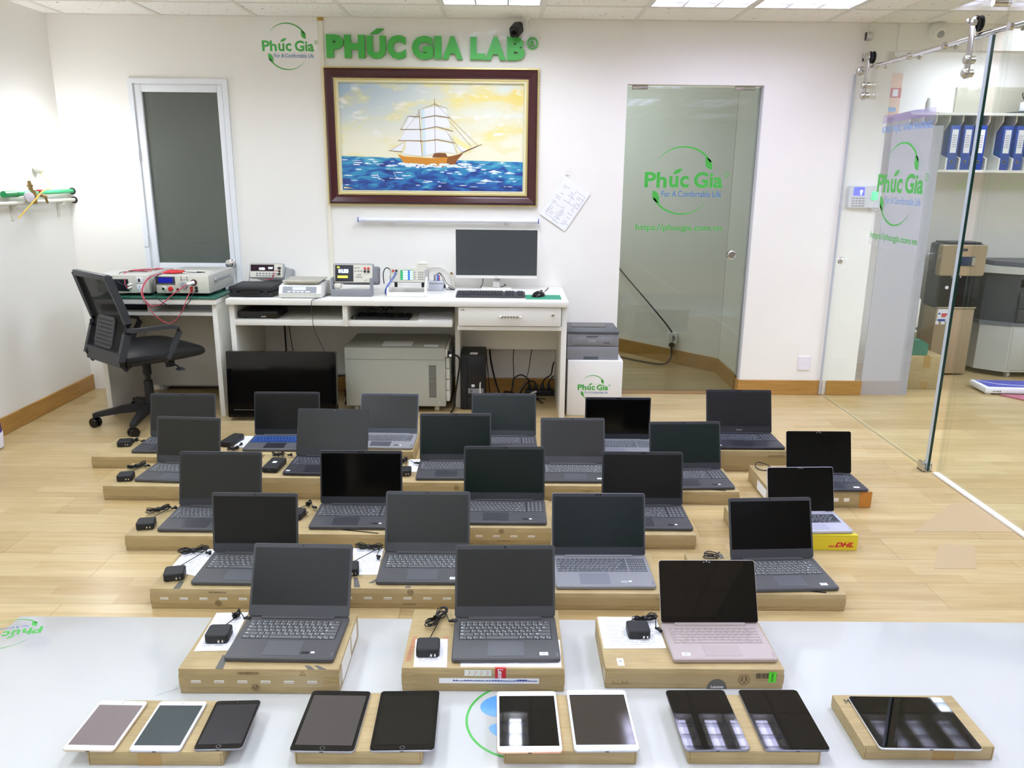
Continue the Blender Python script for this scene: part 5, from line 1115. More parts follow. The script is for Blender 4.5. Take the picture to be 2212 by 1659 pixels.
# ------------------------------------------------------------------ cartons
DG = mat('grey_print_bar', '5d5b57', .5)
def carton(label, x0, x1, y0, y1, h, z0=0.0, rz=0, kind='plain', seed=0):
    t = thing('laptop_carton', label, 'carton', ((x0 + x1) / 2, (y0 + y1) / 2, z0), rz, 'flat brown laptop cartons')
    w = x1 - x0; d = y1 - y0; rr = random.Random(seed)
    m = MB().box(-w / 2, w / 2, -d / 2, d / 2, .0005, h, 0, .0025)
    b_ = m.build('box', M['card'], t)
    MB().box(-w / 2 + .012, w / 2 - .012, -d / 2 - .0004, -d / 2 + .001, h * .50, h * .50 + .0014).build('flap_seam', M['ink'], t)
    tape = MB().box(-w / 2 - .0004, w / 2 + .0004, -d / 2 - .0008, -d / 2, h * .28, h * .74)
    if kind != 'bare': tape.box(-w / 2 - .0008, -w / 2, -d / 2, -d / 2 + .05, h * .28, h * .74).box(w / 2, w / 2 + .0008, -d / 2, -d / 2 + .05, h * .28, h * .74)
    tape.build('tape_strip', M['tape'], t)
    for s_ in (-1, 1):
        cr = MB()
        for k in range(3):
            a = (s_ * (w / 2 - .003), h * rr.uniform(.3, .7)); cr.sweep([(a[0], -d / 2 - .0012, a[1]), (a[0] - s_ * rr.uniform(.02, .05), -d / 2 - .0012, h * rr.uniform(.15, .85))], .0008, .0012)
        cr.build('tape_crease_glint', mat('tape_glint', 'bda57a', .15), t)  # pale strips paint glints along the tape creases
    return t, w, d, h
def stamp(t, x, d, h, z, r=.012):
    m = MB(); vs = []
    for r0, r1 in ((r, r * .9), (r * .74, r * .68)):
        o = len(vs)
        vs = [(x + q * math.cos(2 * PI * k / 20), -d / 2 - .0014, z + q * math.sin(2 * PI * k / 20)) for k in range(21) for q in (r0, r1)]
        m.add(vs, [(2 * k, 2 * k + 1, 2 * k + 3, 2 * k + 2) for k in range(20)])
    for k in range(5): a = k * 2.4; m.box(x + r * .4 * math.cos(a) - r * .14, x + r * .4 * math.cos(a) + r * .14, -d / 2 - .0014, -d / 2 - .0012, z + r * .4 * math.sin(a) - r * .22, z + r * .4 * math.sin(a) + r * .22)
    m.build('round_stamp', M['ink'], t, False)
def tape_labels(t, w, d, h, n, z):
    m = MB(); g = MB()
    for k in range(n):
        x = -w / 2 + .035 + k * (w - .06) / n; m.box(x, x + .028, -d / 2 - .0013, -d / 2 - .0008, z, z + .0085); g.text('Lenovo', x + .002, x + .026, z + .0015, z + .0075, -d / 2 - .0015, 0, .01)
    a = m.build('tape_label', M['tapelab'], t); g.build('tape_lettering', M['ink'], a, False)
def code(t, st, x0, x1, d, z0, z1): MB().text(st, x0, x1, z0, z1, -d / 2 - .0014, 0, .01).build('printed_code', M['ink'], t, False)
def bars(t, lst, h):
    m = MB()
    for pts in lst: m.quad([(a, b_, h + .0006) for a, b_ in pts])
    m.build('printed_bars', DG, t, False)

CT = {}
def C_(k, *a, **kw): CT[k] = carton(*a, **kw); return CT[k]
t, w, d, h = C_(22, 'brown carton with printed tape under the front-row laptop nearest the left', -.951, -.484, 2.032, 2.338, .083, BZ, 0, seed=22)
code(t, 'HB108000100', -.06, .0, d, h * .79, h * .89); stamp(t, -.012, d, h, h * .28); tape_labels(t, w, d, h, 6, h * .44)
rc = MB().tube([(.120, -d / 2 - .0012, h * .78), (.137, -d / 2 - .0012, h * .78), (.1285, -d / 2 - .0012, h * .94)], .0007, n=4, sm=1, closed=True); rc.build('recycling_mark', M['ink'], t)
bars(t, [[(-.125, -.153), (-.102, -.153), (-.110, -.085), (-.127, -.085)], [(.145, -.153), (.165, -.153), (.145, -.135), (.13, -.135)], [(.178, -.153), (.200, -.153), (.17, -.135), (.158, -.135)]], h)
MB().box(w / 2 + .0002, w / 2 + .001, -.11, .02, .012, h - .008).box(w / 2 + .0002, w / 2 + .001, .035, .12, .02, h - .01).build('side_label', M['tapelab'], t)
t, w, d, h = C_(23, 'brown carton with a red and white label strip under the middle front laptop', -.303, .177, 2.050, 2.375, .078, BZ, 0, seed=23)
MB().box(.035, .067, -d / 2 - .0015, -d / 2 - .0009, h * .42, h).box(.035, .067, -d / 2 - .0009, -d / 2 + .012, h + .0002, h + .0008).build('red_tape', M['red'], t)
g = MB(); g.X = Matrix.Translation((.051, 0, h * .70)) @ Matrix.Rotation(rad(90), 4, 'Y'); g.text('Lenovo', -h * .28, h * .26, -.008, .008, -d / 2 - .0018, 0, .03); g.build('red_tape_lettering', M['paper'], t, False)
MB().box(-.055, .025, -d / 2 - .0013, -d / 2 - .0009, h * .68, h * .94).build('seal_label', mat('pale_seal', 'dfe3d6', .3), t)
m = MB()
for k in range(4): x = -.045 + k * .018; m.tube([(x, -d / 2 - .0014, h * .72), (x + .006, -d / 2 - .0014, h * .82), (x + .003, -d / 2 - .0014, h * .90)], .0007, n=4, sm=1)
m.build('seal_drawing', M['red'], t)
lb = MB().box(-.130, .165, -d / 2 - .0016, -d / 2 - .0011, h * .36, h * .58).build('long_label', M['paper'], t)
m = MB().box(-.090, .160, -d / 2 - .0021, -d / 2 - .0016, h * .46, h * .485).box(.10, .13, -d / 2 - .0021, -d / 2 - .0016, h * .50, h * .53)
random.seed(2)
for k in range(30): x = -.088 + k * .0082; m.box(x, x + .004, -d / 2 - .0021, -d / 2 - .0016, h * .46, h * random.uniform(.48, .52))
m.build('label_print', M['navy'], lb)
m = MB(); g = MB()
for k in range(14): m.quad([(-.232 + .0005 * k, -.13 + k * .0095, h + .0007), (-.218 + .0005 * k, -.126 + k * .0095, h + .0007), (-.218 + .0005 * k, -.123 + k * .0095, h + .0007), (-.232 + .0005 * k, -.127 + k * .0095, h + .0007)]); m.quad([(-.128, -.13 + k * .0095, h + .0007), (-.114, -.126 + k * .0095, h + .0007), (-.114, -.123 + k * .0095, h + .0007), (-.128, -.127 + k * .0095, h + .0007)])
m.build('red_stripes', mat('faded_red_print', 'c7584a', .6), t, False)
code(t, 'www.lenovo.com', .13, .20, d, h * .07, h * .13)
t, w, d, h = C_(24, 'brown carton with dark round mark and lime sticker under the pink laptop', .300, .833, 2.068, 2.352, .068, BZ, 0, seed=24)
stamp(t, .148, d, h, h * .48, .018)
m = MB(); m.add([(.068 + .030 * math.cos(PI * k / 24), -d / 2 - .0013, .001 + .034 * math.sin(PI * k / 24)) for k in range(25)], [tuple(range(25))]); a = m.build('round_brand_mark', DG, t, False)
MB().text('Lenovo', .050, .088, .004, .013, -d / 2 - .0016, 0, .02).build('mark_lettering', M['paper'], a, False)
m = MB(); random.seed(4)
for k in range(26): x = .183 + k * .0024; m.box(x, x + random.choice((.0008, .0014)), -d / 2 - .0014, -d / 2 - .0009, h * .55, h * .80)
m.build('barcode', M['blackm'], t); code(t, 'P 103.2N', .183, .215, d, h * .44, h * .50)
ls = MB().box(.220, .243, -d / 2 - .0022, -d / 2 - .0015, h * .36, h * .88).build('lime_sticker', mat('lime_label', '55d02c', .5), t)
g = MB(); g.X = Matrix.Translation((.2315, 0, h * .62)) @ Matrix.Rotation(rad(90), 4, 'Y'); g.text('P M10 C2', -.014, .014, -.003, .003, -d / 2 - .0025, 0, .02); g.build('sticker_print', M['blackm'], ls, False)
m = MB()
for k in range(4): m.tube([(-.245 + k * .013, -d / 2 - .0012, h * .22), (-.235 + k * .013, -d / 2 - .0012, h * .22), (-.240 + k * .013, -d / 2 - .0012, h * .40)], .0006, n=4, sm=1, closed=True)
m.build('recycling_mark', M['ink'], t)
m = MB().box(-.228, -.208, -d / 2 + .012, -d / 2 + .050, h + .0002, h + .0012); q = m.build('size_tag', M['tapelab'], t); MB().box(-.222, -.214, -d / 2 + .033, -d / 2 + .036, h + .0013, h + .0016).build('tag_print', M['dgrey'], q)
t, w, d, h = C_(18, 'brown carton with printed tape in the second row, at its left end', -1.250, -.775, 2.524, 2.832, .078, 0, 0, seed=18)
code(t, 'HB108000100', -.03, .03, d, h * .80, h * .88); stamp(t, .0, d, h, h * .30); tape_labels(t, w, d, h, 6, h * .46)
bars(t, [[(-.155, -.153), (-.130, -.153), (-.136, -.10), (-.152, -.10)]], h)
t, w, d, h = C_(19, 'brown carton in the second row whose laptop faces the gap between two front laptops', -.605, -.125, 2.536, 2.848, .078, 0, 0, seed=19)
stamp(t, .03, d, h, h * .82); tape_labels(t, w, d, h, 6, h * .46); code(t, 'HB108000100', .0, .05, d, h * .18, h * .25)
bars(t, [[(-.17, -.15), (-.148, -.15), (-.17, -.08), (-.185, -.08)], [(-.125, -.12), (-.108, -.12), (-.085, -.085), (-.10, -.085)], [(.01, -.152), (.03, -.152), (.03, -.14), (.012, -.14)]], h)
C_(20, 'plain brown carton under the silver laptop of the second row', .060, .565, 2.533, 2.845, .066, 0, 0, seed=20)
MB().box(.2528, .2532, -.10, .10, .01, .055).build('side_label', M['blackm'], CT[20][0])
t, w, d, h = C_(21, 'plain brown carton at the right end of the second row', .702, 1.212, 2.536, 2.848, .066, 0, 0, seed=21)
bars(t, [[(.10, .10), (.115, .10), (.115, .15), (.10, .15)], [(-.125, .11), (-.11, .11), (-.11, .152), (-.125, .152)]], h)
C_(13, 'brown carton at the left end of the third row', -1.546, -1.045, 2.970, 3.275, .065, 0, 0, seed=13)
C_(14, 'brown carton of the third row under the laptop with the blackest screen', -.945, -.435, 2.985, 3.295, .070, 0, 0, seed=14)
t, w, d, h = C_(15, 'brown carton with printed tape and stamp in the middle of the third row', -.305, .190, 3.041, 3.335, .078, 0, 0, seed=15)
stamp(t, .04, d, h, h * .80); tape_labels(t, w, d, h, 6, h * .46); code(t, 'HB109000100', .02, .075, d, h * .2, h * .27)
C_(16, 'brown carton in the third row under the tilted screen right of the middle', .300, .788, 3.016, 3.325, .063, 0, 0, seed=16)
t, w, d, h = C_(17, 'carton wrapped in yellow and red courier tape under the small silver laptop', .980, 1.456, 3.015, 3.313, .066, 0, 0, seed=17)
yl = MB().box(-.12, w / 2 + .0014, -d / 2 - .0020, -d / 2 - .0012, .001, h - .001).box(-.12, w / 2 + .001, -d / 2 - .001, -d / 2 + .02, h + .0003, h + .0009).build('yellow_tape', mat('courier_yellow', 'd9c62f', .2), t)
m = MB()
def ital(s_, x0, x1, z0, z1):
    o = len(m.v); m.text(s_, x0, x1, z0, z1, -d / 2 - .0026, 0, .05)
    m.v[o:] = [(x + (z - z0) * .5, y, z) for x, y, z in m.v[o:]]
ital('DHL', .145, .222, h * .22, h * .56); ital('DHL', -.11, -.02, h * .22, h * .56)
m.box(.12, .142, -d / 2 - .0026, -d / 2 - .0022, h * .22, h * .26).box(.12, .145, -d / 2 - .0026, -d / 2 - .0022, h * .30, h * .34).box(-.01, .02, -d / 2 - .0026, -d / 2 - .0022, h * .22, h * .26).quad([(-.11, -d / 2 - .0026, h * .8), (-.02, -d / 2 - .0026, h * .8), (-.04, -d / 2 - .0026, h * .98), (-.11, -d / 2 - .0026, h * .98)])
m.build('red_lettering', M['red'], yl, False)
C_(7, 'brown carton at the left end of the fourth row', -1.887, -1.405, 3.484, 3.790, .069, 0, 0, seed=7)
t, w, d, h = C_(8, 'tall brown carton with a round stamp, second in the fourth row', -1.225, -.705, 3.510, 3.835, .106, 0, 0, seed=8)
stamp(t, .13, d, h, h * .48, .017)
t, w, d, h = C_(9, 'brown carton with printed tape, third in the fourth row', -.585, -.066, 3.535, 3.850, .078, 0, 0, seed=9)
stamp(t, .09, d, h, h * .66); tape_labels(t, w, d, h, 7, h * .30)
t, w, d, h = C_(10, 'brown carton in the fourth row under the laptop with two small palm stickers', .095, .585, 3.515, 3.815, .074, 0, 0, seed=10)
code(t, 'TV 300000 70', .02, .07, d, h * .62, h * .70)
C_(11, 'brown carton at the right end of the fourth row', .620, 1.098, 3.479, 3.785, .065, 0, 0, seed=11)
t, w, d, h = C_(12, 'brown carton with orange tape at its corner, under the glossy dark laptop', 1.233, 1.708, 3.456, 3.797, .080, 0, 0, seed=12)
MB().box(w / 2 - .055, w / 2 + .0012, -d / 2 - .0020, -d / 2 - .001, .002, h).build('orange_tape', mat('orange_tape', 'bb7c33', .2), t)
MB().box(-w / 2 - .0012, -w / 2, -.12, .02, .015, h - .02).build('side_label', M['paper'], t)
m = MB()
for x in (.02, .06, .11): m.box(x, x + .025, -d / 2 - .0016, -d / 2 - .001, h * .38, h * .60)
m.build('tape_label', M['tapelab'], t)
t, w, d, h = C_(1, 'brown carton beside the office chair at the left end of the rearmost row', -2.150, -1.600, 3.897, 4.215, .062, 0, 0, seed=1)
C_(2, 'brown carton under the laptop with blue keys', -1.560, -1.020, 3.925, 4.250, .070, 0, 0, seed=2)
C_(3, 'brown carton under the silver laptop in front of the grey cabinet', -.985, -.490, 3.960, 4.280, .080, 0, 0, seed=3)
C_(4, 'brown carton of the rear row hidden behind the fourth-row laptops, below the tower', -.335, .150, 3.950, 4.270, .070, 0, 0, seed=4)
C_(5, 'brown carton of the rear row in front of the white cube', .290, .790, 3.905, 4.225, .070, 0, 0, seed=5)
t, w, d, h = C_(6, 'thick brown carton with printed labels at the right end of the rearmost row', .985, 1.466, 3.918, 4.240, .114, 0, 0, seed=6)
code(t, 'LEGION', .14, .225, d, h * .70, h * .80); m = MB()
for k in range(3): m.tube([(.10 + k * .045, -d / 2 - .0014, h * .22), (.10 + k * .045, -d / 2 - .0014, h * .30), (.125 + k * .045, -d / 2 - .0014, h * .32), (.128 + k * .045, -d / 2 - .0014, h * .22)], .0007, n=4, sm=1)
m.build('handling_marks', M['ink'], t)

# ------------------------------------------------------------------ laptops
def kb_mesh(m, x0, x1, y0, y1, z, keymat, legmat, numpad, seed=0):
    rr = random.Random(seed); H = y1 - y0; rows = [(.11, 15)] + [(.178, 14)] * 5
    main = x1 - (x1 - x0) * (.215 if numpad else 0); y = y1
    lay = [[1] * 15, [1] * 13 + [2], [1.5] + [1] * 12 + [1.5], [1.8] + [1] * 11 + [2.2], [2.3] + [1] * 10 + [2.7], [1.2, 1, 1, 1.2, 5.4, 1.2, 1.2, 1, 1, 1]]
    g = .0026
    for r_, rw in enumerate(lay):
        hh = H * rows[r_][0]; tot = sum(rw); x = x0
        for wk in rw:
            kw = (main - x0) * wk / tot
            m.box(x + g / 2, x + kw - g / 2, y - hh + g, y, z, z + .0016, keymat)
            if wk < 5: m.quad([(x + g / 2 + .0025, y - .0065, z + .00175), (x + g / 2 + .0025 + (.003 if wk < 1.3 else .008), y - .0065, z + .00175), (x + g / 2 + .0025 + (.003 if wk < 1.3 else .008), y - .0035, z + .00175), (x + g / 2 + .0025, y - .0035, z + .00175)], legmat)
            if wk == 1 and rr.random() < .6 and r_ > 0: m.quad([(x + kw - g - .005, y - hh + g + .002, z + .00175), (x + kw - g - .002, y - hh + g + .002, z + .00175), (x + kw - g - .002, y - hh + g + .005, z + .00175), (x + kw - g - .005, y - hh + g + .005, z + .00175)], legmat)
            x += kw
        if numpad:
            nx0 = main + .004; kw = (x1 - nx0) / 4
            for c in range(4):
                m.box(nx0 + c * kw + g / 2, nx0 + (c + 1) * kw - g / 2, y - hh + g, y, z, z + .0016, keymat)
                m.quad([(nx0 + c * kw + .005, y - hh * .55, z + .00175), (nx0 + c * kw + .009, y - hh * .55, z + .00175), (nx0 + c * kw + .009, y - hh * .55 + .003, z + .00175), (nx0 + c * kw + .005, y - hh * .55 + .003, z + .00175)], legmat)
        y -= hh
scr_m = mat('matt_laptop_screen', '1d1e1e', .30, ior=1.5, noise=.04, nscale=6); scr_g = mat('glossy_laptop_screen', '040507', .03, ior=1.52)
LT = {
    'v14': dict(W=.325, D=.237, deck='4c4c4d', key='606263', leg='dcdfe0', bez='3c3e41', pad='56585c', np=False, px=.0, st='win', gl=False, chin=.135),
    'v14c': dict(W=.325, D=.237, deck='4c4c4d', key='606263', leg='dcdfe0', bez='3c3e41', pad='56585c', np=False, px=.0, st='card', gl=False, chin=.135),
    'i15': dict(W=.360, D=.244, deck='47474a', key='56575a', leg='bfc3c8', bez='303237', pad='3a3a3e', np=True, px=-.035, st='card', gl=False, chin=.115),
    's15': dict(W=.360, D=.244, deck='8e8f94', key='5a5c62', leg='c3c6cb', bez='2c2f36', pad='777883', np=True, px=-.035, st='intel', gl=False, chin=.115),
    's14': dict(W=.325, D=.233, deck='9b9ba0', key='5d5f64', leg='c3c6cb', bez='343841', pad='55565c', np=False, px=-.015, st='card', gl=False, chin=.115),
    'blue': dict(W=.360, D=.244, deck='55555a', key='1c4180', leg='7fa6e6', bez='23262b', pad='26272b', np=True, px=-.02, st='none', gl=False, chin=.11),
    'leg': dict(W=.360, D=.244, deck='2a2932', key='3b3d44', leg='b8bcc4', bez='1f2023', pad='202028', np=True, px=-.03, st='edge', gl=False, chin=.135),
    'yog': dict(W=.318, D=.211, deck='38373f', key='44454d', leg='a9adb5', bez='0b0b0d', pad='2f2f37', np=False, px=.0, st='win', gl=True, chin=.085),
    'sil': dict(W=.294, D=.200, deck='b9b9c9', key='33353d', leg='d5d7dd', bez='0b0b0d', pad='a7a7b8', np=False, px=.0, st='none', gl=True, chin=.085),
    'ros': dict(W=.317, D=.205, deck='b4a8a5', key='aea19f', leg='857a7e', bez='08080a', pad='ab9e9c', np=False, px=.0, st='winl', gl=True, chin=.08),
}
TH = .0165
LM = {}
def laptop_parts(kind):
    c = LT[kind]; W, D = c['W'], c['D']; P_ = {}
    dk = mat('deck_' + c['deck'], c['deck'], .42, .25 if kind in ('s15', 's14', 'sil', 'ros') else .0)
    def keep(nm, o): P_[nm] = (o.data, tuple(o.location)); bpy.data.objects.remove(o)
    m = MB().rbox(W, D, .0015, TH, .010, ch=.003)
    for x in (-W * .4, W * .4):
        for y in (-D * .4, D * .4): m.cyl((x, y, 0), (x, y, .003), .006, n=10)
    keep('base', m.build('base', dk))
    kx = W * (.44 if not c['np'] else .465); ky1 = D / 2 - .038; ky0 = ky1 - .100 * (D / .237)
    key = mat('key_' + c['key'], c['key'], .5); leg = mat('legend_' + c['leg'], c['leg'], .6)
    m = MB(); kb_mesh(m, -kx, kx, ky0, ky1, TH + .0001, 0, 1, c['np'], 3)
    if kind != 'ros': m.quad([(-kx - .001, ky0 + .001, TH + .0003), (kx + .001, ky0 + .001, TH + .0003), (kx + .001, ky1 + .001, TH + .0003), (-kx - .001, ky1 + .001, TH + .0003)], 2)
    keep('keyboard', m.build('keyboard', [key, leg, mat('keybed_dark', '232428', .6) if kind not in ('sil', 's15', 's14') else dk]))
    pad = mat('pad_' + c['pad'], c['pad'], .35); pw = .054 if not c['gl'] else .056
    m = MB().box(c['px'] - pw, c['px'] + pw, -D / 2 + .014, ky0 - .010, TH + .0001, TH + .0006)
    keep('touchpad', m.build('touchpad', pad))
    m = MB().box(-W * .36, W * .36, D / 2 - .024, D / 2 - .008, TH - .002, TH + .0045, 0, .002)
    keep('hinge_bar', m.build('hinge_bar', dk))
    lh = D * .97; B_ = c['chin']
    m = MB().rbox(W, lh, -.0005, .0045, .009, cy=lh / 2, ch=.001, axis='y')
    keep('lid', m.build('lid', [dk]))
    bz = mat('bezel_' + c['bez'], c['bez'], .38 if not c['gl'] else .05)
    m = MB().rbox(W - .003, lh - .003, -.0011, -.0004, .008, cy=lh / 2, axis='y')
    keep('bezel', m.build('bezel', bz))
    sx = W / 2 - (.0075 if not c['gl'] else .0055); s0 = lh * B_ + .004; s1 = lh - (.0135 if not c['gl'] else .007)
    m = MB().box(-sx, sx, -.0014, -.0010, s0, s1)
    keep('screen', m.build('screen', scr_g if c['gl'] else scr_m))
    if kind == 'leg':
        m = MB().text('LEGION', -.017, .017, lh * .055, lh * .085, -.0016, 0, .03); keep('chin_lettering', m.build('chin_lettering', M['mgrey'], None, False))
    m = MB().lathe([(.0026, 0), (.0026, .0004), (.0, .0004)], (0, -.0011, lh - .0068 if not c['gl'] else lh - .004), (0, -1, 0), 14)
    if c['gl'] or c['np']: m.box(-.012, -.007, -.0014, -.0011, lh - .009, lh - .005).box(.006, .012, -.0014, -.0011, lh - .009, lh - .005)
    keep('webcam', m.build('webcam', M['bgloss'] if not c['gl'] else M['mgrey']))
    m = MB(); z = TH + .0002; st = c['st']; sm = [M['paper'], M['pline'], mat('black_sticker', '2a2b2e', .3), mat('blue_sticker', '3c6ac0', .4)]
    if st in ('win', 'winl'):
        x = W / 2 - .062 if st == 'win' else -W / 2 + .030
        m.box(x, x + .026, -D / 2 + .016, -D / 2 + .032, z, z + .0004, 0).box(x + .009, x + .017, -D / 2 + .022, -D / 2 + .029, z + .0004, z + .0006, 1).box(x + .004, x + .022, -D / 2 + .0185, -D / 2 + .0195, z + .0004, z + .0006, 1)
    elif st == 'card': x = W / 2 - .085; m.box(x - .018, x + .006, -D / 2 + .024, -D / 2 + .036, z, z + .0004, 2).box(x + .011, x + .022, -D / 2 + .027, -D / 2 + .036, z, z + .0004, 0)
    elif st == 'intel': x = W / 2 - .105; m.box(x - .018, x + .006, -D / 2 + .022, -D / 2 + .036, z, z + .0004, 1).box(x + .010, x + .021, -D / 2 + .028, -D / 2 + .037, z, z + .0004, 0)
    elif st == 'edge': m.box(-W / 2 + .012, -W / 2 + .03, -D / 2 + .02, -D / 2 + .032, z, z + .0004, 0)
    if st != 'none': keep('palm_sticker', m.build('palm_sticker', sm))
    m = MB().box(W / 2 - .013, W / 2 - .006, -D / 2 + .008, -D / 2 + .034, z, z + .0003, 0); m.X = Matrix.Translation((W / 2 - .0095, -D / 2 + .021, z + .0005)) @ Matrix.Rotation(rad(90), 4, 'Z') @ Matrix.Rotation(rad(-90), 4, 'X')
    m.text('Lenovo', -.010, .010, -.0018, .0018, 0, 1, .01); keep('name_plate', m.build('name_plate', [mat('plate_' + c['pad'], c['pad'], .3), M['mgrey']]))
    return P_
SCR = {'grey': mat('screen_grey', '272825', .32, ior=1.38), 'black': mat('screen_black', '050505', .14, ior=1.38), 'green': mat('screen_green_black', '0d1b16', .28, ior=1.36), 'dark': mat('screen_dark', '171817', .30, ior=1.36)}
SHADE = {1: 'grey', 2: 'dark', 3: 'grey', 4: 'green', 5: 'black', 6: 'dark', 7: 'grey', 8: 'grey', 9: 'green', 10: 'grey', 11: 'green', 13: 'grey', 14: 'black', 15: 'green', 16: 'dark', 18: 'dark', 19: 'grey', 20: 'green', 21: 'black', 22: 'dark', 23: 'grey'}
def laptop(kind, x, y, z, rz, lean, label, shade=None):
    if kind not in LM: LM[kind] = laptop_parts(kind)
    P_ = LM[kind]; c = LT[kind]
    t = thing('laptop', label, 'laptop', (x, y, z + .0004), rz, 'open laptops displayed on cartons')
    for nm in ('base', 'keyboard', 'touchpad', 'hinge_bar', 'palm_sticker', 'name_plate'):
        if nm in P_: link(nm, P_[nm][0], t)
    ld = link('lid', P_['lid'][0], t); ld.location = (0, c['D'] / 2 - .012, TH + .002); ld.rotation_euler = (-rad(lean), 0, 0)
    for nm in ('bezel', 'screen', 'webcam', 'chin_lettering'):
        if nm in P_:
            o = link(nm, P_[nm][0], ld)
            if nm == 'screen' and shade: o.material_slots[0].link = 'OBJECT'; o.material_slots[0].material = SCR[shade]
    return t
LAPS = {
 1: ('i15', -1.785, 4.066, -0.7, 13.5, 'dark laptop beside the chair base, leftmost of the rearmost row'),
 2: ('blue', -1.213, 4.089, 0.7, 10.9, 'dark laptop with blue keys in front of the television'),
 3: ('s14', -0.657, 4.099, -0.7, 26.3, 'silver laptop with grey keys right in front of the grey steel cabinet'),
 4: ('i15', -0.015, 4.096, 0.4, 18.5, 'dark laptop of the rearmost row in front of the power strip'),
 5: ('s15', 0.609, 4.053, 0.3, 4.0, 'silver laptop with black bezel in front of the white cube'),
 6: ('leg', 1.279, 4.051, 0.0, 17.4, 'black gaming laptop with lettering under its screen, right end of the rearmost row'),
 7: ('v14c', -1.593, 3.641, -3.6, 12.6, 'dark laptop at the left end of the fourth row, slightly turned'),
 8: ('leg', -0.877, 3.653, -1.4, 21.6, 'dark laptop with a wide chin beside the flat black charger with white sticker'),
 9: ('i15', -0.255, 3.680, 1.0, 15.0, 'dark laptop in the fourth row directly before the silver one and the cabinet'),
 10: ('v14', 0.335, 3.662, 0.2, 22.5, 'dark laptop of the fourth row just left of the silver laptop with the cube behind'),
 11: ('i15', 0.898, 3.615, 2.5, 18.0, 'dark laptop at the right end of the fourth row, turned a little inward'),
 12: ('yog', 1.528, 3.549, 0.3, 16.7, 'slim dark laptop with an all-glass black screen, furthest to the right'),
 13: ('i15', -1.248, 3.122, -0.1, 14.7, 'dark grey laptop at the left end of the third row'),
 14: ('i15', -0.635, 3.146, 0.3, 9.4, 'dark grey laptop of the third row with the blackest screen'),
 15: ('i15', -0.008, 3.184, 0.1, 15.0, 'dark grey laptop in the middle of the third row, on the stamped carton'),
 16: ('i15', 0.604, 3.171, -0.2, 13.2, 'dark grey laptop of the third row just behind the silver laptop'),
 17: ('sil', 1.292, 3.123, 2.3, 17.8, 'small pale silver laptop with black keys on the yellow taped carton'),
 18: ('v14', -0.951, 2.663, -0.4, 9.4, 'dark grey laptop at the left end of the second row with papers beside it'),
 19: ('v14', -0.300, 2.676, 0.2, 21.8, 'dark grey laptop of the second row with white papers and coiled lead at its side'),
 20: ('s15', 0.359, 2.678, 0.6, 20.2, 'large silver laptop with grey keys and number pad in the second row'),
 21: ('v14', 1.027, 2.667, 3.0, 20.5, 'dark grey laptop at the right end of the second row with white palm sticker'),
 22: ('v14c', -0.665, 2.180, -0.9, 27.2, 'dark grey laptop leaning well back in the front row, leftmost of the three'),
 23: ('v14', 0.002, 2.192, 1.1, 21.0, 'dark grey laptop in the middle of the front row with white palm sticker'),
 24: ('ros', 0.663, 2.197, 0.8, 27.9, 'rose coloured laptop with glossy black screen in the front row'),
}
for k, (kd, x, y, rz, lean, lb) in LAPS.items():
    z = CT[k][3] + (BZ if k > 21 else 0)
    laptop(kd, x, y, z, rz, lean, lb, SHADE.get(k))

# ------------------------------------------------------------------ papers, chargers
def paper(label, pts, z, seed):
    cx = sum(p[0] for p in pts) / 4; cy = sum(p[1] for p in pts) / 4
    t = thing('paper_sheet', label, 'paper', (cx, cy, z + .0008), 0, 'printed sheets on the cartons')
    MB().prism([(p[0] - cx, p[1] - cy) for p in pts], 0, .0006, 'z').build('sheet', M['paper'], t)
    m = MB(); rr = random.Random(seed); p = [Vector((a[0] - cx, a[1] - cy, .0009)) for a in pts]
    def q(u, v): return p[0] * (1 - u) * (1 - v) + p[1] * u * (1 - v) + p[2] * u * v + p[3] * (1 - u) * v
    for k in range(16):
        v = .12 + k * .05
        u = .12
        while u < .85:
            u2 = min(.88, u + rr.uniform(.08, .3)); m.quad([q(u, v), q(u2, v), q(u2, v + .012), q(u, v + .012)]); u = u2 + rr.uniform(.03, .12)
    m.build('print', M['pline'], t, False)
z22, z23, z24 = CT[22][3] + BZ, CT[23][3] + BZ, CT[24][3] + BZ
paper('white printed sheet under the charger of the leaning front laptop', [(-.945, 2.334), (-.842, 2.339), (-.834, 2.123), (-.937, 2.118)], z22, 1)
paper('small white sheet under the charger of the middle front laptop', [(-.278, 2.196), (-.178, 2.199), (-.170, 2.052), (-.268, 2.053)], z23, 2)
paper('white sheet poking out below the middle front laptop', [(-.135, 2.20), (.172, 2.20), (.168, 2.056), (-.130, 2.056)], z23 - .0006, 3)
paper('large printed sheet beside the rose coloured laptop', [(.306, 2.350), (.500, 2.350), (.500, 2.172), (.306, 2.168)], z24, 4)
paper('printed sheet under the coiled lead at the left end of the second row', [(-1.236, 2.826), (-1.120, 2.826), (-1.118, 2.614), (-1.236, 2.650)], .078, 5)
paper('pair of printed sheets beside the second laptop of the second row', [(-.598, 2.842), (-.476, 2.845), (-.467, 2.633), (-.547, 2.631)], .078, 6)
paper('white sheet behind the charger of the third laptop in the fourth row', [(-.500, 3.845), (-.440, 3.845), (-.440, 3.670), (-.480, 3.670)], .078, 7)
paper('white sheet between the long charger and the laptop with blue keys', [(-1.455, 4.22), (-1.39, 4.22), (-1.395, 4.03), (-1.46, 4.03)], .070, 8)

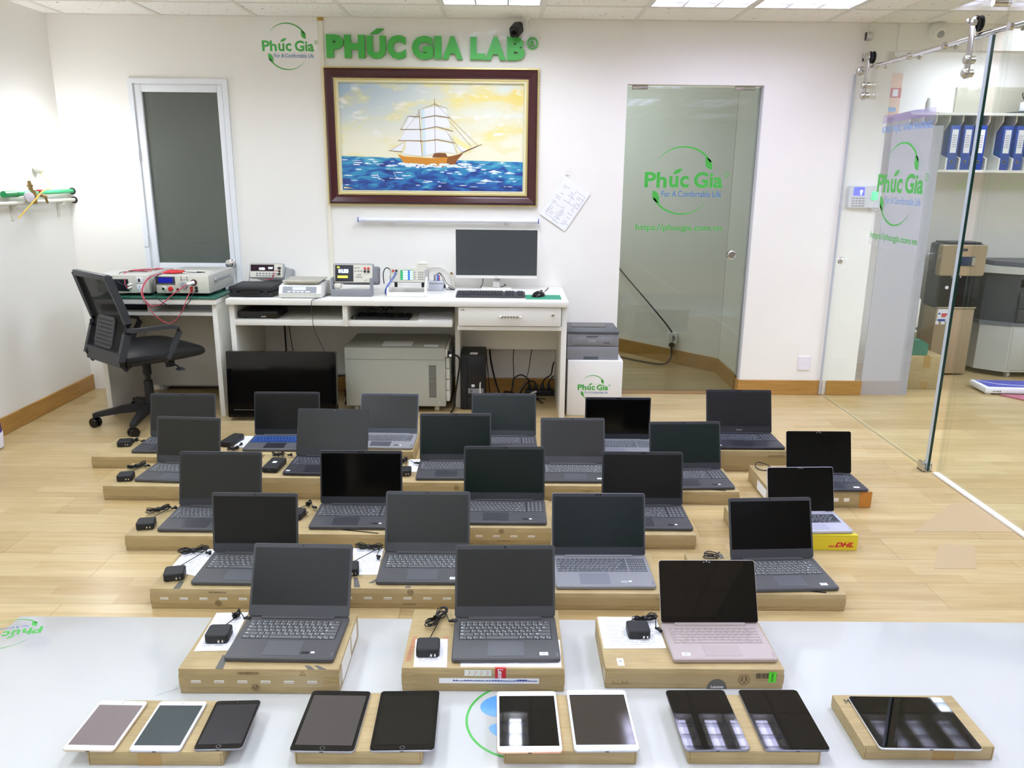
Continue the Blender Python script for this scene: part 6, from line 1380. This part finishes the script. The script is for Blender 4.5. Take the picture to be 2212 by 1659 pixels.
def charger(label, x, y, z, rz, coil, plug, kind='square', size=(.070, .066, .029), crot=35, cr=.032, link_=None):
    """power brick with folding pins, coiled lead bound by a tie, and barrel plug; all in one thing"""
    t = thing('power_adapter', label, 'charger', (x, y, z + .001), rz, 'laptop chargers with coiled leads')
    Rm = Matrix.Rotation(-rad(rz), 4, 'Z')
    def Lc(p, zz): v = Rm @ Vector((p[0] - x, p[1] - y, 0)); return Vector((v.x, v.y, zz))
    w, d, h = size
    MB().rbox(w, d, .0, h, .010, ch=.003).build('brick', M['blackm'], t)
    if kind == 'square':
        MB().box(w * .12, w * .14 + .004, -d / 2 - .010, -d / 2, h * .35, h * .62).box(w * .12 + .012, w * .14 + .015, -d / 2 - .010, -d / 2, h * .35, h * .62).build('plug_pins', M['steel'], t)
    elif kind == 'sticker':
        MB().box(-.010, .010, -.005, .018, h, h + .0005).build('white_sticker', M['paper'], t); MB().box(-.006, .006, -d / 2 - .001, -d / 2, .010, .018).build('socket', M['dgrey'], t)
    rr = random.Random(int(abs(x * 1000 + y * 77)))
    m = MB(); c = Lc(coil, 0); cd = rad(crot - rz); e = Vector((math.cos(cd), math.sin(cd), 0)); f = Vector((-e.y, e.x, 0))
    pts = [Vector((0, d / 2, h * .5)), Vector((.0, d / 2 + .012, h * .4))]
    if link_: pts.append(Lc(link_, .012))
    N_ = 6
    for k in range(N_):
        a1 = cr * rr.uniform(.8, 1.25); b1 = cr * .42 * rr.uniform(.6, 1.3)
        for q in range(8):
            a = 2 * PI * q / 8; s_ = math.cos(a)
            pts.append(c + e * a1 * s_ + f * b1 * math.sin(a) * (.25 + .9 * abs(s_)) + Vector((0, 0, .006 + .0035 * k * (0.4 + .6 * abs(s_)) + rr.uniform(0, .003))))
    pp = Lc(plug, .010); pts += [c + e * cr * 1.1 + Vector((0, 0, .014)), (c + e * cr + pp) / 2 + Vector((0, 0, .010)), pp]
    m.tube(pts, .0017, n=5, sm=3).build('lead', M['cable'], t)
    u = e; MB().cyl(c - e * .006 + Vector((0, 0, .013)), c + e * .006 + Vector((0, 0, .012)), .010, n=12).build('cable_tie', M['cable'], t)
    MB().cyl(pp, pp + (pp - c).normalized() * .018, .0045).cyl(pp + (pp - c).normalized() * .018 - f * .010, pp + (pp - c).normalized() * .018 + f * .008, .0055).build('barrel_plug', M['cable'], t)
    return t
charger('square black charger on the white sheet of the leaning front laptop', -.885, 2.188, z22 + .0014, 3, (-.868, 2.300), (-.838, 2.285), cr=.015, crot=60)
charger('square black charger in front of a tall lead coil, middle of the front row', -.232, 2.130, z23 + .0014, 2, (-.222, 2.300), (-.180, 2.285), crot=65, cr=.052)
charger('square black charger on the large sheet beside the rose laptop', .424, 2.250, z24 + .0014, 1, (.455, 2.318), (.484, 2.268), crot=20, cr=.042)
charger('square black charger at the left front of the second row, big coil behind', -1.192, 2.606, .0788, 14, (-1.195, 2.790), (-1.142, 2.775), crot=18, cr=.050)
charger('square black charger half hidden behind the leaning front laptop', -.572, 2.650, .0788, 10, (-.530, 2.830), (-.488, 2.760), crot=-6, cr=.046)
charger('square black charger at the left end of the third row', -1.492, 3.052, .0655, 12, (-1.505, 3.200), (-1.455, 3.215), crot=35, cr=.044)
charger('black charger with grey looped lead, left of the blackest screen', -.895, 3.150, .0705, 80, (-.870, 3.262), (-.845, 3.232), crot=70, cr=.018)
charger('square black charger at the left end of the fourth row', -1.815, 3.568, .0695, 10, (-1.830, 3.715), (-1.790, 3.715), crot=50, cr=.040)
charger('small black charger on the rearmost carton beside the chair castor', -2.055, 4.075, .0625, 12, (-2.030, 4.115), (-1.985, 4.110), crot=30, cr=.022)
charger('long black charger beside the laptop with blue keys', -1.488, 4.105, .0705, -12, (-1.440, 3.975), (-1.425, 4.035), kind='long', size=(.062, .150, .030), crot=25, cr=.026, link_=(-1.455, 4.02))
charger('flat black charger with a white sticker on the tall carton', -1.125, 3.640, .1065, -4, (-1.150, 3.795), (-1.100, 3.790), kind='sticker', size=(.075, .145, .026), crot=15, cr=.026)
charger('small black charger in front of the white sheet in the fourth row', -.497, 3.640, .0788, 4, (-.520, 3.790), (-.462, 3.765), crot=60, cr=.028)
t = thing('charger_lead', 'thin black lead looping over the carton edge behind the small silver laptop', 'lead', (1.27, 3.745, .0808)); MB().tube([(.06, .02, .003), (.03, .05, .012), (-.01, .03, .020), (-.02, -.01, .008), (.01, -.03, .003), (.05, -.02, .003), (.09, .0, .003)], .0025).build('lead', M['cable'], t)
t = thing('charger_lead', 'small coil of black lead on the carton behind the rose laptop screen', 'lead', (.795, 2.80, .0668)); m = MB()
random.seed(9); m.tube([(.03 * math.cos(k * .9) * random.uniform(.7, 1.1), .02 * math.sin(k * .9) * random.uniform(.7, 1.1), .003 + .0012 * k) for k in range(22)], .0022); m.build('lead', M['cable'], t)
for lb, x, y, z, L_ in (('thin black strap poking out under the blackest third-row laptop', -.60, 3.012, .0705, .16), ('thin black strap under the third-row laptop at the left end', -1.17, 3.0, .0655, .1), ('thin black strap under the right end laptop of the second row', 1.08, 2.560, .0665, .13), ('thin black strap under the right end laptop of the fourth row', .98, 3.500, .0655, .11), ('thin black strap under the fourth-row laptop at the left end', -1.50, 3.52, .0695, .12)):
    t = thing('strap', lb, 'strap', (x, y, z + .0003), -12, 'black straps under laptops'); MB().box(-L_ / 2, L_ / 2, -.003, .003, 0, .0009).build('strap', M['black'], t)

# ------------------------------------------------------------------ tablets on their boxes
def tray_box(label, x0, x1, y0, y1, h, mark=None, tape=None):
    t = thing('tablet_box', label, 'box', ((x0 + x1) / 2, (y0 + y1) / 2, BZ), 0, 'shallow boxes under the tablets'); w, d = x1 - x0, y1 - y0
    MB().box(-w / 2, w / 2, -d / 2, d / 2, .0005, h - .002, 0, .002).build('box', M['card'], t)
    MB().box(-w / 2 - .0006, w / 2 + .0006, -d / 2 + .001, d / 2 + .0006, h - .004, h, 0, .001).box(-w / 2 - .001, -w / 2 + .0005, -d / 2 + .002, d / 2, .006, h - .003).box(w / 2 - .0005, w / 2 + .001, -d / 2 + .002, d / 2, .006, h - .003).build('lid_flap', M['card'], t)
    MB().box(-w / 2 + .004, -w / 2 + .005, -d / 2 - .0004, -d / 2 + .001, .006, h - .003).box(w / 2 - .005, w / 2 - .004, -d / 2 - .0004, -d / 2 + .001, .006, h - .003).build('fold_line', M['ink'], t)
    if tape is not None: MB().box(tape, tape + .06, -d / 2 - .0006, -d / 2 - .0001, .001, h - .001).build('tape_strip', mat('brown_tape', ''), t)
    if mark: m = MB(); m.X = Matrix.Translation((-w / 2 + .022, d / 2 - .042, h + .0006)) @ Matrix.Rotation(rad(-90), 4, 'X'); m.text(mark, 0, .03, 0, .022, 0, 0, .0); m.build('handwriting', M['blackm'], t, False)
    return BZ + h
ZB = tray_box('shallow brown box under the three small tablets', -1.070, -.724, 1.738, 1.945, .040, tape=-.045)
tray_box('shallow brown box under the two black-framed tablets with round buttons', -.540, -.212, 1.745, 1.985, .040)
tray_box('shallow brown box under the two white-framed large tablets', .0, .345, 1.750, 1.980, .040)
tray_box('shallow brown box under the two buttonless dark tablets', .480, .825, 1.753, 1.985, .040)
tray_box('wide shallow box with handwriting under the largest tablet', .946, 1.290, 1.773, 1.985, .042, mark='MV', tape=.01)
def tablet(label, x, y, rz, w, d, face, bodyc, scrc, button, mt=.022, ms=.006, slim=False, z=None, scr_rough=.05):
    t = thing('tablet', label, 'tablet', (x, y, (ZB if z is None else z) + .0006), rz, 'tablets laid out along the front')
    MB().rbox(w, d, 0, .0068, .011, ch=.0016).build('body', mat('tablet_body_' + bodyc, bodyc, .3, .4), t)
    f = MB().rbox(w - .002, d - .002, .0066, .0071, .010).build('front_glass', mat('tablet_face_' + face, face, .04), t)
    sx = w / 2 - ms; sy = d / 2 - (mt if not slim else .0075)
    if slim: MB().rbox(2 * sx, 2 * sy, .0070, .00735, .006).build('screen', mat('tablet_screen_' + scrc, scrc, scr_rough), t)
    else: MB().box(-sx, sx, -sy, sy, .0070, .00735).build('screen', mat('tablet_screen_' + scrc, scrc, scr_rough), t)
    if button:
        vs = [(q * math.cos(2 * PI * k / 24), -d / 2 + mt / 2 + q * math.sin(2 * PI * k / 24), .00745) for k in range(25) for q in (.0062, .0054)]
        m = MB(); m.add(vs, [(2 * k, 2 * k + 1, 2 * k + 3, 2 * k + 2) for k in range(24)]); m.build('home_button', M['mgrey'], t, False)
        MB().cyl((0, d / 2 - mt / 2, .0068), (0, d / 2 - mt / 2, .0074), .0015, n=10).build('camera_dot', M['dgrey'], t)
    MB().box(-.005, .005, -d / 2 - .0003, -d / 2 + .001, .0022, .0046).build('charge_port', M['black'], t)
tablet('small white tablet with a brownish blank screen, outermost on the left box', -1.065, 1.834, -1, .1348, .198, 'e9e8e6', 'cfc0ae', '7b7070', True, .019, .007, scr_rough=.12)  # grey and brown screen tones hold the ceiling's reflection in their colour
tablet('small white tablet with a dark grey-green screen, in the middle of three', -.897, 1.834, 0, .1330, .198, 'e9e9ec', 'c5c5cc', '3b4446', True, .019, .007, scr_rough=.12)
tablet('small black tablet overhanging the right side of its box', -.741, 1.840, 2.5, .1250, .196, '0b0b0d', '8a8b92', '2b2a2e', True, .019, .007, scr_rough=.1)
tablet('black-framed tablet whose blank screen looks dark brown', -.467, 1.860, -.8, .1680, .247, '101011', '9b9ba2', '4a4543', True, .022, .010, scr_rough=.10)
tablet('black-framed tablet with a nearly black screen and silver button ring', -.266, 1.863, 1.5, .1680, .245, '0a0a0b', '9b9ba2', '161512', True, .022, .010)
tablet('white-framed tablet with a coppery edge mirroring the ceiling lamp', .065, 1.862, 1.0, .1700, .249, 'eef0f4', 'd9a98e', '060607', True, .022, .007, scr_rough=.03)
tablet('white-framed tablet with a dark brown screen and grey edge', .265, 1.869, .9, .1710, .250, 'eef0f4', 'bfc0c6', '38332e', True, .022, .007, scr_rough=.06)
tablet('buttonless dark tablet reflecting lamps, left of its pair', .552, 1.873, 1.2, .1715, .248, '060607', '7c7f8a', '050506', False, slim=True, ms=.008, scr_rough=.02)
tablet('buttonless dark tablet reflecting lamps, right of its pair', .762, 1.875, .5, .1720, .250, '060607', '7c7f8a', '050507', False, slim=True, ms=.008, scr_rough=.02)
tablet('largest tablet, dark and set sideways with a white edge, on the wide box', 1.115, 1.862, -.7, .2690, .213, '060607', 'd8dade', '050505', False, slim=True, ms=.008, z=BZ + .042, scr_rough=.02)
